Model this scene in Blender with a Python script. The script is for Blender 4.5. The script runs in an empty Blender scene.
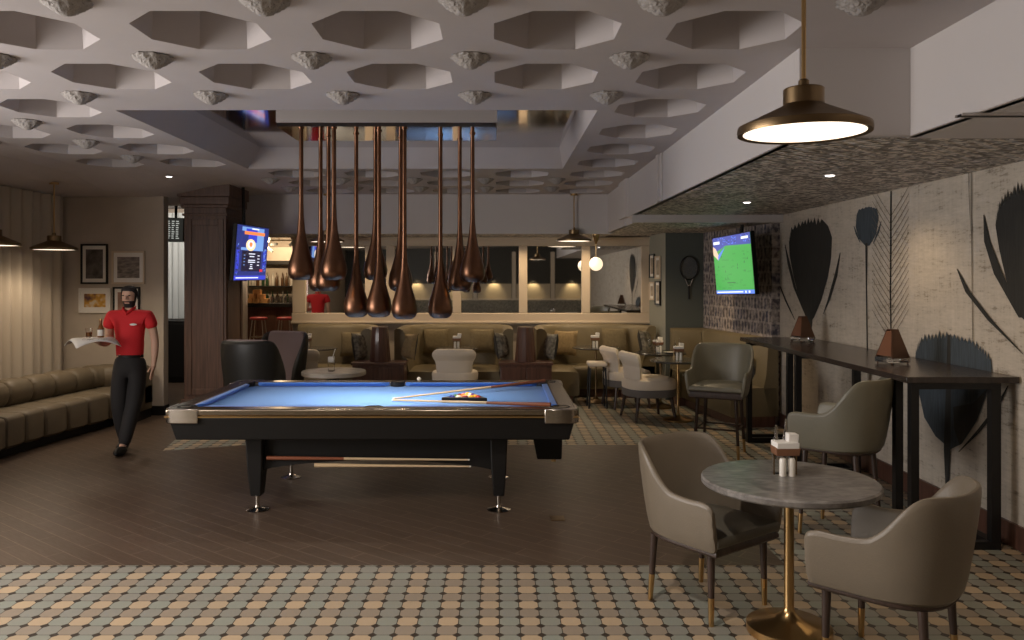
import bpy, bmesh, math, random
from mathutils import Vector, Matrix
from mathutils.geometry import tessellate_polygon
random.seed(7)
R = math.radians
PI = math.pi
C = bpy.context.scene.collection
S = bpy.context.scene

# ------------------------------------------------------------------ camera, light, exposure
CAMH, F, PX, PY = 1.72, 802.0, 497.0, 279.0
cam_d = bpy.data.cameras.new('camera'); cam = bpy.data.objects.new('camera', cam_d); C.objects.link(cam)
cam.location = (0, 0, CAMH); cam.rotation_euler = (PI/2, 0, 0)
cam_d.sensor_width = 36; cam_d.lens = 36*F/1024
cam_d.shift_x = 15/1024; cam_d.shift_y = -41/1024
cam_d.clip_start = 0.05; cam_d.clip_end = 100
S.camera = cam
S.view_settings.view_transform = 'Standard'; S.view_settings.look = 'None'
S.view_settings.gamma = 1; S.view_settings.use_curve_mapping = False
S.view_settings.exposure = 0.52
w = bpy.data.worlds.new('world'); S.world = w; w.use_nodes = True
w.node_tree.nodes['Background'].inputs[0].default_value = (0.8, 0.86, 1.0, 1)
w.node_tree.nodes['Background'].inputs[1].default_value = 0.02

def lamp(kind, loc, power, col=(1, .8, .6), size=.1, target=None, spot=120, blend=.6, name='lamp', size_y=None):
    l = bpy.data.lights.new(name, kind); l.energy = power; l.color = col
    if kind == 'AREA':
        l.size = size
        if size_y: l.shape = 'RECTANGLE'; l.size_y = size_y
        elif size_y == 0: l.shape = 'DISK'
    else:
        l.shadow_soft_size = size
    if kind == 'SPOT': l.spot_size = R(spot); l.spot_blend = blend
    o = bpy.data.objects.new(name, l); C.objects.link(o); o.location = loc
    if target is not None:
        o.rotation_euler = (Vector(target)-Vector(loc)).to_track_quat('-Z', 'Y').to_euler()
    return o
WARM = (1, .74, .46); NEUT = (1, .9, .82); COOL = (1.0, .94, .90)
# soft fill from the left, set in an added window out of view
lamp('AREA', (-5.40, 3.2, 1.68), 150, COOL, 3.6, (3, 2.6, 1.95), size_y=1.75, name='window_fill')

# ------------------------------------------------------------------ materials
def mat(name, col, rough=.6, metal=0, emit=None, es=1, noise=None, bump=None, coat=0, spec=.5, trans=0, sheen=0):
    m = bpy.data.materials.new(name); m.use_nodes = True
    nt = m.node_tree; b = nt.nodes['Principled BSDF']
    b.inputs['Base Color'].default_value = (*col, 1); b.inputs['Roughness'].default_value = rough
    b.inputs['Metallic'].default_value = metal; b.inputs['Specular IOR Level'].default_value = spec
    if coat: b.inputs['Coat Weight'].default_value = coat; b.inputs['Coat Roughness'].default_value = .1
    if trans: b.inputs['Transmission Weight'].default_value = trans; b.inputs['IOR'].default_value = 1.3
    if sheen: b.inputs['Sheen Weight'].default_value = sheen
    if emit: b.inputs['Emission Color'].default_value = (*emit, 1); b.inputs['Emission Strength'].default_value = es
    tc = nt.nodes.new('ShaderNodeTexCoord')
    if noise:   # (scale, amount, (sx,sy,sz))
        mp = nt.nodes.new('ShaderNodeMapping'); mp.inputs['Scale'].default_value = noise[2] if len(noise) > 2 else (1, 1, 1)
        nt.links.new(tc.outputs['Object'], mp.inputs[0])
        n = nt.nodes.new('ShaderNodeTexNoise'); n.inputs['Scale'].default_value = noise[0]; n.inputs['Detail'].default_value = 5
        nt.links.new(mp.outputs[0], n.inputs['Vector'])
        r = nt.nodes.new('ShaderNodeMapRange'); r.inputs[1].default_value = .3; r.inputs[2].default_value = .7
        r.inputs[3].default_value = 1-noise[1]; r.inputs[4].default_value = 1+noise[1]
        nt.links.new(n.outputs['Fac'], r.inputs[0])
        mx = nt.nodes.new('ShaderNodeVectorMath'); mx.operation = 'SCALE'; mx.inputs[0].default_value = col
        nt.links.new(r.outputs[0], mx.inputs['Scale']); nt.links.new(mx.outputs[0], b.inputs['Base Color'])
    if bump:    # (scale, strength, kind)
        if len(bump) > 2 and bump[2] == 'vor':
            n2 = nt.nodes.new('ShaderNodeTexVoronoi'); out = n2.outputs['Distance']
        else:
            n2 = nt.nodes.new('ShaderNodeTexNoise'); n2.inputs['Detail'].default_value = 3; out = n2.outputs['Fac']
        n2.inputs['Scale'].default_value = bump[0]
        nt.links.new(tc.outputs['Object'], n2.inputs['Vector'])
        bp = nt.nodes.new('ShaderNodeBump'); bp.inputs['Strength'].default_value = bump[1]; bp.inputs['Distance'].default_value = .02
        nt.links.new(out, bp.inputs['Height']); nt.links.new(bp.outputs[0], b.inputs['Normal'])
    return m
class NT:   # terse node builder for the patterned materials
    def __init__(s, m): s.nt = m.node_tree; s.b = s.nt.nodes['Principled BSDF']
    def n(s, t, **k):
        x = s.nt.nodes.new(t)
        for a, v in k.items(): setattr(x, a, v)
        return x
    def m(s, op, a, b=None, c=None):
        x = s.n('ShaderNodeMath', operation=op)
        for i, v in enumerate((a, b, c)):
            if v is None: continue
            if isinstance(v, (int, float)): x.inputs[i].default_value = v
            else: s.nt.links.new(v, x.inputs[i])
        return x.outputs[0]
    def mix(s, f, a, b):
        x = s.n('ShaderNodeMix', data_type='RGBA')
        for sock, v in ((x.inputs[0], f), (x.inputs[6], a), (x.inputs[7], b)):
            if isinstance(v, tuple): sock.default_value = (*v, 1)
            elif isinstance(v, (int, float)): sock.default_value = v
            else: s.nt.links.new(v, sock)
        return x.outputs[2]
    def xyz(s):
        t = s.n('ShaderNodeTexCoord'); x = s.n('ShaderNodeSeparateXYZ'); s.nt.links.new(t.outputs['Object'], x.inputs[0]); return x.outputs
    def col(s, c): s.nt.links.new(c, s.b.inputs['Base Color'])

M = {}
M['ceil'] = mat('painted_plaster', (.50, .455, .445), .75, noise=(3, .03))
M['plaster'] = mat('cast_plaster', (.36, .33, .31), .8, bump=(70, .6))
M['white'] = mat('white_paint', (.60, .56, .545), .7)
M['beige'] = mat('beige_wall', (.50, .43, .35), .8, noise=(4, .04))
M['cream'] = mat('cream_paint', (.62, .51, .38), .55)
M['gray_wall'] = mat('gray_green_wall', (.30, .30, .25), .75)
M['dkgreen'] = mat('dark_green_wall', (.085, .095, .085), .7)
M['wood_dk'] = mat('dark_walnut', (.11, .058, .038), .5, noise=(6, .3, (6, 6, .4)))
M['wood_red'] = mat('red_brown_wood', (.11, .05, .034), .4, noise=(6, .3, (6, 6, .4)), coat=.3)
M['wood_leg'] = mat('chair_leg_wood', (.05, .03, .022), .4, noise=(8, .25, (5, 5, .5)))
M['black'] = mat('black_lacquer', (.010, .009, .008), .5, spec=.3)
M['blackm'] = mat('black_metal', (.015, .014, .014), .45, .3)
M['brass'] = mat('aged_brass', (.55, .36, .16), .28, 1)
M['bronze'] = mat('dark_bronze', (.22, .15, .08), .35, 1)
M['copper'] = mat('dark_copper', (.17, .085, .05), .33, 1, noise=(9, .2))
M['chrome'] = mat('chrome', (.50, .45, .39), .22, 1)
M['railm'] = mat('bronzed_rail', (.30, .25, .19), .25, 1)
M['steel'] = mat('polished_steel', (.62, .60, .60), .07, 1)
M['mirror'] = mat('mirror_glass', (.72, .72, .70), .02, 1)
M['cloth'] = mat('blue_billiard_cloth', (.085, .235, .58), .9, sheen=.15)
M['cushion'] = mat('blue_rail_cloth', (.05, .18, .60), .85, sheen=.2)
M['olive'] = mat('olive_leather', (.18, .142, .078), .5, bump=(60, .1), noise=(5, .08))
M['brownleather'] = mat('brown_olive_leather', (.15, .118, .075), .5, bump=(60, .1), noise=(5, .08))
M['taupe'] = mat('taupe_leather', (.185, .15, .108), .42, bump=(120, .08), noise=(5, .05))
M['sage'] = mat('grey_green_leather', (.175, .16, .115), .42, bump=(120, .08), noise=(5, .05))
M['seatdk'] = mat('dark_seat_leather', (.11, .10, .075), .45)
M['whitef'] = mat('cream_fabric', (.74, .65, .54), .9, bump=(150, .15))
M['grayf'] = mat('grey_fabric_band', (.16, .15, .145), .9)
M['mauve'] = mat('mauve_fabric', (.25, .19, .19), .9, bump=(100, .15))
M['blackl'] = mat('black_leather', (.022, .021, .018), .45)
M['cush_o'] = mat('olive_cushion_fabric', (.18, .14, .075), .9, noise=(30, .15))
M['cush_p'] = mat('patterned_cushion_fabric', (.20, .18, .14), .9, noise=(25, .6))
M['cush_t'] = mat('tan_cushion_fabric', (.28, .20, .10), .9, noise=(30, .15))
M['cush_k'] = mat('dark_cushion_back', (.035, .033, .03), .9)
M['curtain'] = mat('curtain_linen', (.52, .45, .36), .9)
M['sheer'] = mat('pale_sheer', (.70, .74, .72), .9)
M['porcelain'] = mat('white_porcelain', (.78, .74, .66), .3)
M['paper'] = mat('white_napkin', (.80, .77, .72), .9)
M['leather_br'] = mat('brown_leather', (.20, .09, .045), .5)
M['glass'] = mat('clear_glass', (.95, .95, .95), .03, trans=1)
M['amber'] = mat('amber_glass', (.35, .14, .04), .1, trans=.5)
M['marblew'] = mat('pale_marble', (.50, .45, .38), .25, noise=(6, .15))
M['skin'] = mat('skin', (.60, .36, .25), .55)
M['hair'] = mat('black_hair', (.016, .012, .011), .7)
M['shirt'] = mat('red_polo', (.62, .016, .022), .8)
M['trouser'] = mat('black_trousers', (.018, .016, .016), .8)
M['tabledk'] = mat('dark_stone_top', (.05, .045, .038), .2)
M['lampw'] = mat('lamp_diffuser', (.9, .85, .8), .6, emit=(1, .82, .62), es=1.35)
M['lampin'] = mat('lit_gold_lining', (.8, .5, .2), .4, emit=(1, .55, .2), es=2.2)
M['globe'] = mat('opal_globe', (.9, .85, .78), .3, emit=(1, .78, .52), es=.85)
M['down'] = mat('downlight_lens', (1, 1, 1), .5, emit=(1, .92, .84), es=4)
M['glowpane'] = mat('window_glow', (.8, .85, .9), .9, emit=(.85, .92, 1), es=.8)
M['redseat'] = mat('red_vinyl', (.36, .03, .035), .4)
M['box'] = mat('orange_carton', (.65, .33, .12), .8)
M['silver'] = mat('silver_metal', (.65, .62, .58), .25, 1)
M['darkpanel'] = mat('dark_olive_panel', (.04, .036, .027), .5)
M['litpanel'] = mat('cream_leather_panel', (.5, .40, .26), .5)
for nm, c in dict(ball_red=(.5, .04, .03), ball_yel=(.75, .42, .03), ball_blue=(.03, .05, .3), ball_wht=(.75, .66, .5), ball_or=(.7, .22, .03), ball_mar=(.2, .02, .03), ball_pur=(.12, .03, .22), ball_grn=(.02, .16, .06)).items():
    M[nm] = mat(nm, c, .15, coat=.5)
M['tip'] = mat('maple_wood', (.62, .45, .26), .35)
M['rosewood'] = mat('rosewood', (.26, .08, .035), .3, coat=.3)

# mosaic tiles: square cells with clipped corners and dark dots
m = mat('mosaic_tiles', (.3, .28, .2), .55); k = NT(m); x = k.xyz(); T = .1025
u = k.m('DIVIDE', k.m('ADD', x[0], 50*T-.012), T); v = k.m('DIVIDE', k.m('ADD', x[1], 50*T+.02), T)
fu, fv = k.m('FRACT', u), k.m('FRACT', v)
pu = k.m('PINGPONG', fu, .5); pv = k.m('PINGPONG', fv, .5)          # distance to the nearest grid line
line = k.m('LESS_THAN', k.m('MINIMUM', pu, pv), .022)
dot = k.m('LESS_THAN', k.m('ADD', pu, pv), .25)
dark = k.m('MAXIMUM', line, dot)
cu = k.m('FLOORED_MODULO', k.m('FLOOR', u), 2); cv = k.m('FLOORED_MODULO', k.m('FLOOR', v), 2)
beige = k.mix(cv, (.30, .24, .175), (.47, .35, .22)); green = k.mix(cv, (.25, .245, .205), (.262, .275, .225))
wn = k.n('ShaderNodeTexWhiteNoise', noise_dimensions='2D'); cx = k.n('ShaderNodeCombineXYZ')
k.nt.links.new(k.m('FLOOR', u), cx.inputs[0]); k.nt.links.new(k.m('FLOOR', v), cx.inputs[1]); k.nt.links.new(cx.outputs[0], wn.inputs['Vector'])
tile = k.mix(cu, green, beige); tile = k.mix(k.m('MULTIPLY', wn.outputs['Value'], .28), tile, (.24, .21, .165))
k.col(k.mix(dark, tile, (.045, .032, .022))); M['tiles'] = m
# dark timber floor laid on the diagonal
m = mat('dark_timber_floor', (.06, .04, .028), .3, coat=0); k = NT(m)
t = k.n('ShaderNodeTexCoord'); mp = k.n('ShaderNodeMapping'); mp.inputs['Rotation'].default_value = (0, 0, R(38)); k.nt.links.new(t.outputs['Object'], mp.inputs[0])
br = k.n('ShaderNodeTexBrick'); k.nt.links.new(mp.outputs[0], br.inputs['Vector'])
for i, c in ((1, (.068, .044, .029)), (2, (.088, .058, .039)), (3, (.20, .145, .10))): br.inputs[i].default_value = (*c, 1)
br.inputs['Scale'].default_value = 1; br.inputs['Mortar Size'].default_value = .003; br.inputs['Brick Width'].default_value = .75; br.inputs['Row Height'].default_value = .115
nz = k.n('ShaderNodeTexNoise'); nz.inputs['Scale'].default_value = 9; mp2 = k.n('ShaderNodeMapping'); mp2.inputs['Scale'].default_value = (1, 9, 1)
k.nt.links.new(mp.outputs[0], mp2.inputs[0]); k.nt.links.new(mp2.outputs[0], nz.inputs['Vector'])
k.col(k.mix(k.m('MULTIPLY', nz.outputs['Fac'], .5), br.outputs['Color'], (.112, .078, .054)))
rr = k.n('ShaderNodeMapRange'); rr.inputs[3].default_value = .3; rr.inputs[4].default_value = .5
k.nt.links.new(nz.outputs['Fac'], rr.inputs[0]); k.nt.links.new(rr.outputs[0], k.b.inputs['Roughness']); M['timber'] = m
# embossed low ceiling; shade of the relief painted in as light and dark blotches
m = mat('embossed_ceiling', (.5, .45, .4), .5); k = NT(m); x = k.xyz()
vo = k.n('ShaderNodeTexVoronoi', feature='SMOOTH_F1'); vo.inputs['Scale'].default_value = 11; t = k.n('ShaderNodeTexCoord'); k.nt.links.new(t.outputs['Object'], vo.inputs['Vector'])
sn = k.m('MULTIPLY', k.m('SINE', k.m('MULTIPLY', x[0], 62)), k.m('SINE', k.m('MULTIPLY', x[1], 62)))
h = k.m('ADD', k.m('MULTIPLY', sn, .35), vo.outputs['Distance'])
bp = k.n('ShaderNodeBump'); bp.inputs['Strength'].default_value = 1; bp.inputs['Distance'].default_value = .06
k.nt.links.new(h, bp.inputs['Height']); k.nt.links.new(bp.outputs[0], k.b.inputs['Normal'])
nn = k.n('ShaderNodeTexNoise'); nn.inputs['Scale'].default_value = 13; nn.inputs['Detail'].default_value = 2; nn.inputs['Distortion'].default_value = 1.5; k.nt.links.new(t.outputs['Object'], nn.inputs['Vector']); rq = k.n('ShaderNodeMapRange'); rq.inputs[1].default_value = .45; rq.inputs[2].default_value = .57; k.nt.links.new(nn.outputs['Fac'], rq.inputs[0]); k.col(k.mix(rq.outputs[0], (.24, .21, .185), (.88, .80, .72))); M['emboss'] = m
# mural ground: weathered plaster with horizontal and vertical wear
m = mat('mural_plaster', (.5, .44, .36), .85); k = NT(m); t = k.n('ShaderNodeTexCoord')
def nz_(sc, scale, det=6):
    mp = k.n('ShaderNodeMapping'); mp.inputs['Scale'].default_value = scale; k.nt.links.new(t.outputs['Object'], mp.inputs[0])
    n = k.n('ShaderNodeTexNoise'); n.inputs['Scale'].default_value = sc; n.inputs['Detail'].default_value = det; n.inputs['Roughness'].default_value = .7
    k.nt.links.new(mp.outputs[0], n.inputs['Vector']); return n.outputs['Fac']
a = nz_(3, (1, .6, 3)); b_ = nz_(14, (1, 1, 5)); c_ = nz_(5, (1, 5, .6))
f = k.m('ADD', k.m('MULTIPLY', a, .4), k.m('ADD', k.m('MULTIPLY', b_, .35), k.m('MULTIPLY', c_, .25)))
rp = k.n('ShaderNodeValToRGB'); e = rp.color_ramp.elements
e[0].position = .38; e[0].color = (.22, .175, .13, 1); e[1].position = .62; e[1].color = (.62, .545, .455, 1)
q = e.new(.46); q.color = (.50, .44, .36, 1)
k.nt.links.new(f, rp.inputs[0]); k.col(rp.outputs[0]); M['mural'] = m
M['mur_k'] = mat('mural_charcoal_ink', (.026, .025, .022), .85, noise=(12, .25, (1, 6, .5)))
M['mur_b'] = mat('mural_slate_ink', (.048, .062, .075), .85, noise=(12, .3, (1, 6, .5)))
M['mur_l'] = mat('mural_grey_line', (.13, .11, .085), .85)
# wallpaper: small upright figures in violet grey and brown
m = mat('figured_wallpaper', (.2, .18, .18), .7); k = NT(m); x = k.xyz()
br = k.n('ShaderNodeTexBrick'); cx = k.n('ShaderNodeCombineXYZ'); k.nt.links.new(x[1], cx.inputs[0]); k.nt.links.new(x[2], cx.inputs[1])
k.nt.links.new(cx.outputs[0], br.inputs['Vector']); br.inputs['Scale'].default_value = 1; br.inputs['Brick Width'].default_value = .085; br.inputs['Row Height'].default_value = .15; br.inputs['Mortar Size'].default_value = .014
br.inputs[1].default_value = (.20, .15, .11, 1); br.inputs[2].default_value = (.10, .10, .15, 1); br.inputs[3].default_value = (.58, .50, .44, 1)
t = k.n('ShaderNodeTexCoord'); n = k.n('ShaderNodeTexNoise'); n.inputs['Scale'].default_value = 17; n.inputs['Detail'].default_value = 2; k.nt.links.new(t.outputs['Object'], n.inputs['Vector'])
rp = k.n('ShaderNodeValToRGB'); e = rp.color_ramp.elements; e[0].position = .42; e[0].color = (.045, .045, .07, 1); e[1].position = .6; e[1].color = (.50, .44, .40, 1)
k.nt.links.new(n.outputs['Fac'], rp.inputs[0]); k.col(k.mix(.55, br.outputs['Color'], rp.outputs[0])); M['wallpaper'] = m
# veined grey-brown marble for the near table
m = mat('grey_marble', (.2, .18, .17), .3); k = NT(m); t = k.n('ShaderNodeTexCoord'); mp = k.n('ShaderNodeMapping'); mp.inputs['Scale'].default_value = (2, 4, 2); mp.inputs['Rotation'].default_value = (0, 0, .5)
k.nt.links.new(t.outputs['Object'], mp.inputs[0]); n = k.n('ShaderNodeTexNoise'); n.inputs['Scale'].default_value = 7; n.inputs['Detail'].default_value = 9; n.inputs['Distortion'].default_value = .6
k.nt.links.new(mp.outputs[0], n.inputs['Vector']); rp = k.n('ShaderNodeValToRGB'); e = rp.color_ramp.elements
e[0].position = .35; e[0].color = (.12, .108, .10, 1); e[1].position = .7; e[1].color = (.27, .25, .23, 1); k.nt.links.new(n.outputs['Fac'], rp.inputs[0]); k.col(rp.outputs[0]); M['marble'] = m
def emis(name, col, s=1): return mat(name, (0, 0, 0), .4, emit=col, es=s)

# ------------------------------------------------------------------ mesh builder
class MB:
    def __init__(s): s.v = []; s.f = []; s.mi = []
    def add(s, vs, fs, mi=0):
        o = len(s.v); s.v += [tuple(p) for p in vs]
        for f in fs: s.f.append([i+o for i in f]); s.mi.append(mi)
        return s
    def box(s, x0, x1, y0, y1, z0, z1, mi=0, T=None):
        vs = [Vector((a, b, c)) for c in (z0, z1) for b in (y0, y1) for a in (x0, x1)]
        if T: vs = [T @ p for p in vs]
        return s.add(vs, [(0, 2, 3, 1), (4, 5, 7, 6), (0, 1, 5, 4), (2, 6, 7, 3), (0, 4, 6, 2), (1, 3, 7, 5)], mi)
    def loft(s, rings, mi=0, closed=True, caps=True, loop=False):
        n = len(rings[0]); o = len(s.v)
        for r in rings: s.v += [tuple(p) for p in r]
        nr = len(rings)
        for i in range(nr if loop else nr-1):
            i2 = (i+1) % nr
            for j in range(n if closed else n-1):
                j2 = (j+1) % n
                s.f.append([o+i*n+j, o+i*n+j2, o+i2*n+j2, o+i2*n+j]); s.mi.append(mi)
        if caps and closed and not loop:
            s.f.append([o+j for j in range(n)][::-1]); s.mi.append(mi)
            s.f.append([o+(nr-1)*n+j for j in range(n)]); s.mi.append(mi)
        return s
    def lathe(s, prof, n=24, c=(0, 0, 0), mi=0, T=None, caps=True, fn=None):
        rings = []
        for r, z in prof:
            ring = []
            for j in range(n):
                a = 2*PI*j/n; rr = r*(fn(a, z) if fn else 1)
                p = Vector((c[0]+rr*math.cos(a), c[1]+rr*math.sin(a), c[2]+z))
                ring.append(T @ p if T else p)
            rings.append(ring)
        return s.loft(rings, mi, True, caps)
    def tube(s, pts, r, n=8, mi=0, closed=False):
        pts = [Vector(p) for p in pts]; rings = []; N = len(pts); up = None
        for i, p in enumerate(pts):
            a = pts[(i-1) % N] if (i or closed) else p; b = pts[(i+1) % N] if (i < N-1 or closed) else p
            d = (b-a).normalized()
            if up is None: up = Vector((0, 0, 1)) if abs(d.z) < .9 else Vector((1, 0, 0))
            e1 = d.cross(up).normalized(); e2 = e1.cross(d).normalized(); up = e2
            rr = r[i] if isinstance(r, (list, tuple)) else r
            rings.append([p+e1*rr*math.cos(2*PI*j/n)+e2*rr*math.sin(2*PI*j/n) for j in range(n)])
        return s.loft(rings, mi, True, not closed, closed)
    def prism(s, poly, z0, z1, mi=0, T=None):
        a = [Vector((x, y, z0)) for x, y in poly]; b = [Vector((x, y, z1)) for x, y in poly]
        if T: a = [T @ p for p in a]; b = [T @ p for p in b]
        return s.loft([a, b], mi)
    def ball(s, c, r, n=12, mi=0, sc=(1, 1, 1)):
        rings = [[Vector((c[0]+r*sc[0]*math.sin(t)*math.cos(2*PI*j/n), c[1]+r*sc[1]*math.sin(t)*math.sin(2*PI*j/n), c[2]-r*sc[2]*math.cos(t))) for j in range(n)]
                 for t in [PI*(i+.04)/(n//2+.08) for i in range(n//2+1)]]
        return s.loft(rings, mi)
    def build(s, name, mats, parent=None, smooth=True, ang=35, bevel=0, sub=0, kind=None, label=None, recalc=True):
        me = bpy.data.meshes.new(name); me.from_pydata(s.v, [], s.f)
        if not isinstance(mats, (list, tuple)): mats = [mats]
        for q in mats: me.materials.append(M[q] if isinstance(q, str) else q)
        if len(mats) > 1: me.polygons.foreach_set('material_index', s.mi)
        if recalc:
            bm = bmesh.new(); bm.from_mesh(me); bmesh.ops.recalc_face_normals(bm, faces=bm.faces); bm.to_mesh(me); bm.free()
        if smooth: me.shade_smooth(); me.set_sharp_from_angle(angle=R(ang))
        o = bpy.data.objects.new(name, me); C.objects.link(o)
        if parent is not None: o.parent = parent
        if bevel:
            b = o.modifiers.new('bevel', 'BEVEL'); b.width = bevel; b.segments = 2; b.limit_method = 'ANGLE'; b.angle_limit = R(40)
        if sub:
            b = o.modifiers.new('sub', 'SUBSURF'); b.levels = b.render_levels = sub
        if kind: o['kind'] = kind
        if label: o['label'] = label
        return o
def thing(name, label, cat, loc=(0, 0, 0), rot=0, group=None):
    o = bpy.data.objects.new(name, None); C.objects.link(o); o.empty_display_size = .1
    o.location = loc; o.rotation_euler = (0, 0, rot) if not isinstance(rot, tuple) else rot
    o['label'] = label; o['category'] = cat
    if group: o['group'] = group
    return o
def tag(o, label, cat, group=None):
    o['label'] = label; o['category'] = cat
    if group: o['group'] = group
    return o
def dup(root, loc, rot=None, label=None):
    def cp(o, p):
        c = o.copy(); C.objects.link(c)
        if p is not None: c.parent = p
        for ch in [q for q in kids.get(o, [])]: cp(ch, c)
        return c
    kids = {}
    for q in list(bpy.data.objects):
        if q.parent is not None: kids.setdefault(q.parent, []).append(q)
    r = cp(root, None); r.location = loc
    if rot is not None: r.rotation_euler = (0, 0, rot)
    if label: r['label'] = label
    return r
def at(px, py, d): return Vector(((px-PX)/F*d, d, CAMH-(py-PY)/F*d))
def face(fx, fy): return math.atan2(fx, -fy)
def sm(a, b, x):
    t = max(0, min(1, (x-a)/(b-a))); return t*t*(3-2*t)
def struct(name, mb, mats, **k): return mb.build(name, mats, kind='structure', **k)

# ------------------------------------------------------------------ room shell
ZC, ZL = 2.92, 2.465
XW, XB = 3.32, 1.571          # right mural wall, beam face
fb = MB().box(-8, 5, -4.5, 23, -.2, 0); struct('floor', fb, 'tiles')
# timber floor around the pool table, one flat inlay a hair above the tiles
xs = 1.73
wood = [(-8, 4.815), (xs, 4.815), (xs, 8.31), (-2.55, 8.31), (-3.35, 8.02), (-3.62, 9.6), (-4.3, 13.9), (-8, 13.9)]
struct('floor_timber', MB().prism(wood, -.01, .003), 'timber')
# coffered ceiling
GX, GY = .857, .88
X0, Y0 = -.143, 3.45
def cz(x, y): return ZC-.163*max(sm(8.5, 10.0, y)*sm(-3.3, -4.3, x), sm(-4.55, -5.2, x))
OX0, OX1, OY0, OY1 = X0-3*GX, X0+GX, 5.70, Y0+6*GY
cb = MB()
def q4(x0, x1, y0, y1, n=1):
    if x1-x0 < 1e-4 or y1-y0 < 1e-4: return
    for i in range(n):
        for j in range(n):
            a, b = x0+(x1-x0)*i/n, x0+(x1-x0)*(i+1)/n; c, d = y0+(y1-y0)*j/n, y0+(y1-y0)*(j+1)/n
            cb.add([(a, c, cz(a, c)), (b, c, cz(b, c)), (b, d, cz(b, d)), (a, d, cz(a, d))], [(0, 1, 2, 3)])
def coffer(x0, x1, y0, y1):
    cx_, cy_ = (x0+x1)/2, (y0+y1)/2; hx, hy = (x1-x0)/2, (y1-y0)/2
    P = [(cx_+hx*a, cy_+hy*b) for a, b in ((1, 0), (1, 1), (0, 1), (-1, 1), (-1, 0), (-1, -1), (0, -1), (1, -1))]
    O = [(cx_+.325*math.cos(R(22.5+45*i)), cy_+.325*math.sin(R(22.5+45*i))) for i in range(8)]
    I = [(cx_+.305*math.cos(R(22.5+45*i)), cy_+.305*math.sin(R(22.5+45*i))) for i in range(8)]
    vs = [(p[0], p[1], cz(*p)) for p in P]+[(p[0], p[1], cz(*p)) for p in O]+[(p[0], p[1], cz(*p)+.32) for p in I]
    fs = []
    for i in range(8):
        fs += [(8+(i-1) % 8, i, 8+i), (i, (i+1) % 8, 8+i), (8+(i-1) % 8, 8+i, 16+i, 16+(i-1) % 8)]
    fs.append(tuple(16+i for i in range(8)))
    cb.add(vs, fs)
for i in range(-6, 2):
    for j in range(-2, 9):
        x0, x1, y0, y1 = X0+i*GX, X0+(i+1)*GX, Y0+j*GY, Y0+(j+1)*GY
        inside = -3 <= i <= 0
        if inside and 3 <= j <= 5: continue
        if inside and j == 2: q4(x0, x1, y0, OY0); continue
        if x0 < -3.5 and y0 > 8.6 or i == -6 and y0 > 6.5: q4(x0, x1, y0, y1, 3); continue
        coffer(x0, x1, y0, y1)
q4(X0-6*GX, XB, -4.5, Y0-2*GY); q4(XB, 2.15, -4.5, 4.23); q4(-5.6, X0-6*GX, -4.5, Y0+9*GY, 1)
FY = Y0+9*GY                                      # fascia over the mirrors
struct('ceiling', cb, 'ceil', smooth=False, recalc=False)
# recess over the pool table: sloping sides and a polished metal soffit
ins, zr = .2, 3.12
rb = MB()
lo = [(OX0, OY0), (OX1, OY0), (OX1, OY1), (OX0, OY1)]; hi = [(OX0+ins, OY0-.3), (OX1-.05, OY0-.3), (OX1-.05, OY1-ins), (OX0+ins, OY1-ins)]
rb.loft([[(x, y, ZC) for x, y in lo], [(x, y, zr) for x, y in hi]], caps=False)
struct('ceiling_recess', rb, 'ceil', smooth=False, recalc=False)
struct('ceiling_recess_soffit', MB().box(OX0, OX1+.1, OY0-.4, OY1, zr, zr+.03), 'steel')
# beam face, low embossed ceiling, back soffit
bb = MB()
bb.box(XB, XB+.06, 4.23, 10.1, ZL, ZC+.1); bb.box(XB, 2.15, 4.17, 4.23, ZL, ZC+.1); bb.box(2.15, 2.21, -4.5, 4.23, ZL, ZC+.1)
bb.box(XB-.018, XB, 7.60, 7.66, ZL, ZC); bb.box(XB-.03, XB, 7.72, 7.80, ZL, ZC)
bb.box(XB-.04, XB+.06, 9.55, 10.1, ZL-.002, ZC)
struct('ceiling_beam', bb, 'white', bevel=.004)
lb = MB()
lb.box(XB+.02, XW+.1, 4.25, 9.3, ZL, ZL+.05); lb.box(2.17, XW+.1, -4.5, 4.25, ZL, ZL+.05, 1)
struct('ceiling_low', lb, ['emboss', 'white'])
struct('ceiling_fascia', MB().box(XB, XW+.1, 9.3, 9.34, 2.375, ZL+.05).box(-3.9, XB+.05, FY, FY+.04, 2.36, ZC+.1).box(XB+.02, XB+.07, 9.34, FY, 2.375, ZC+.1).box(XB, XB+.05, 9.9, FY, 2.375, ZC+.1), 'white')
struct('ceiling_soffit', MB().box(XB+.07, XW+.2, 9.34, 12.4, 2.375, 2.42).box(-3.9, XB+.07, FY+.04, 12.4, 2.36, 2.42), 'emboss')
struct('ceiling_far', MB().box(-8, -2, 11.4, 23, ZC+.02, ZC+.1).box(-8, -5.3, -4.5, 11.4, ZC+.02, ZC+.1), 'white')
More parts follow.
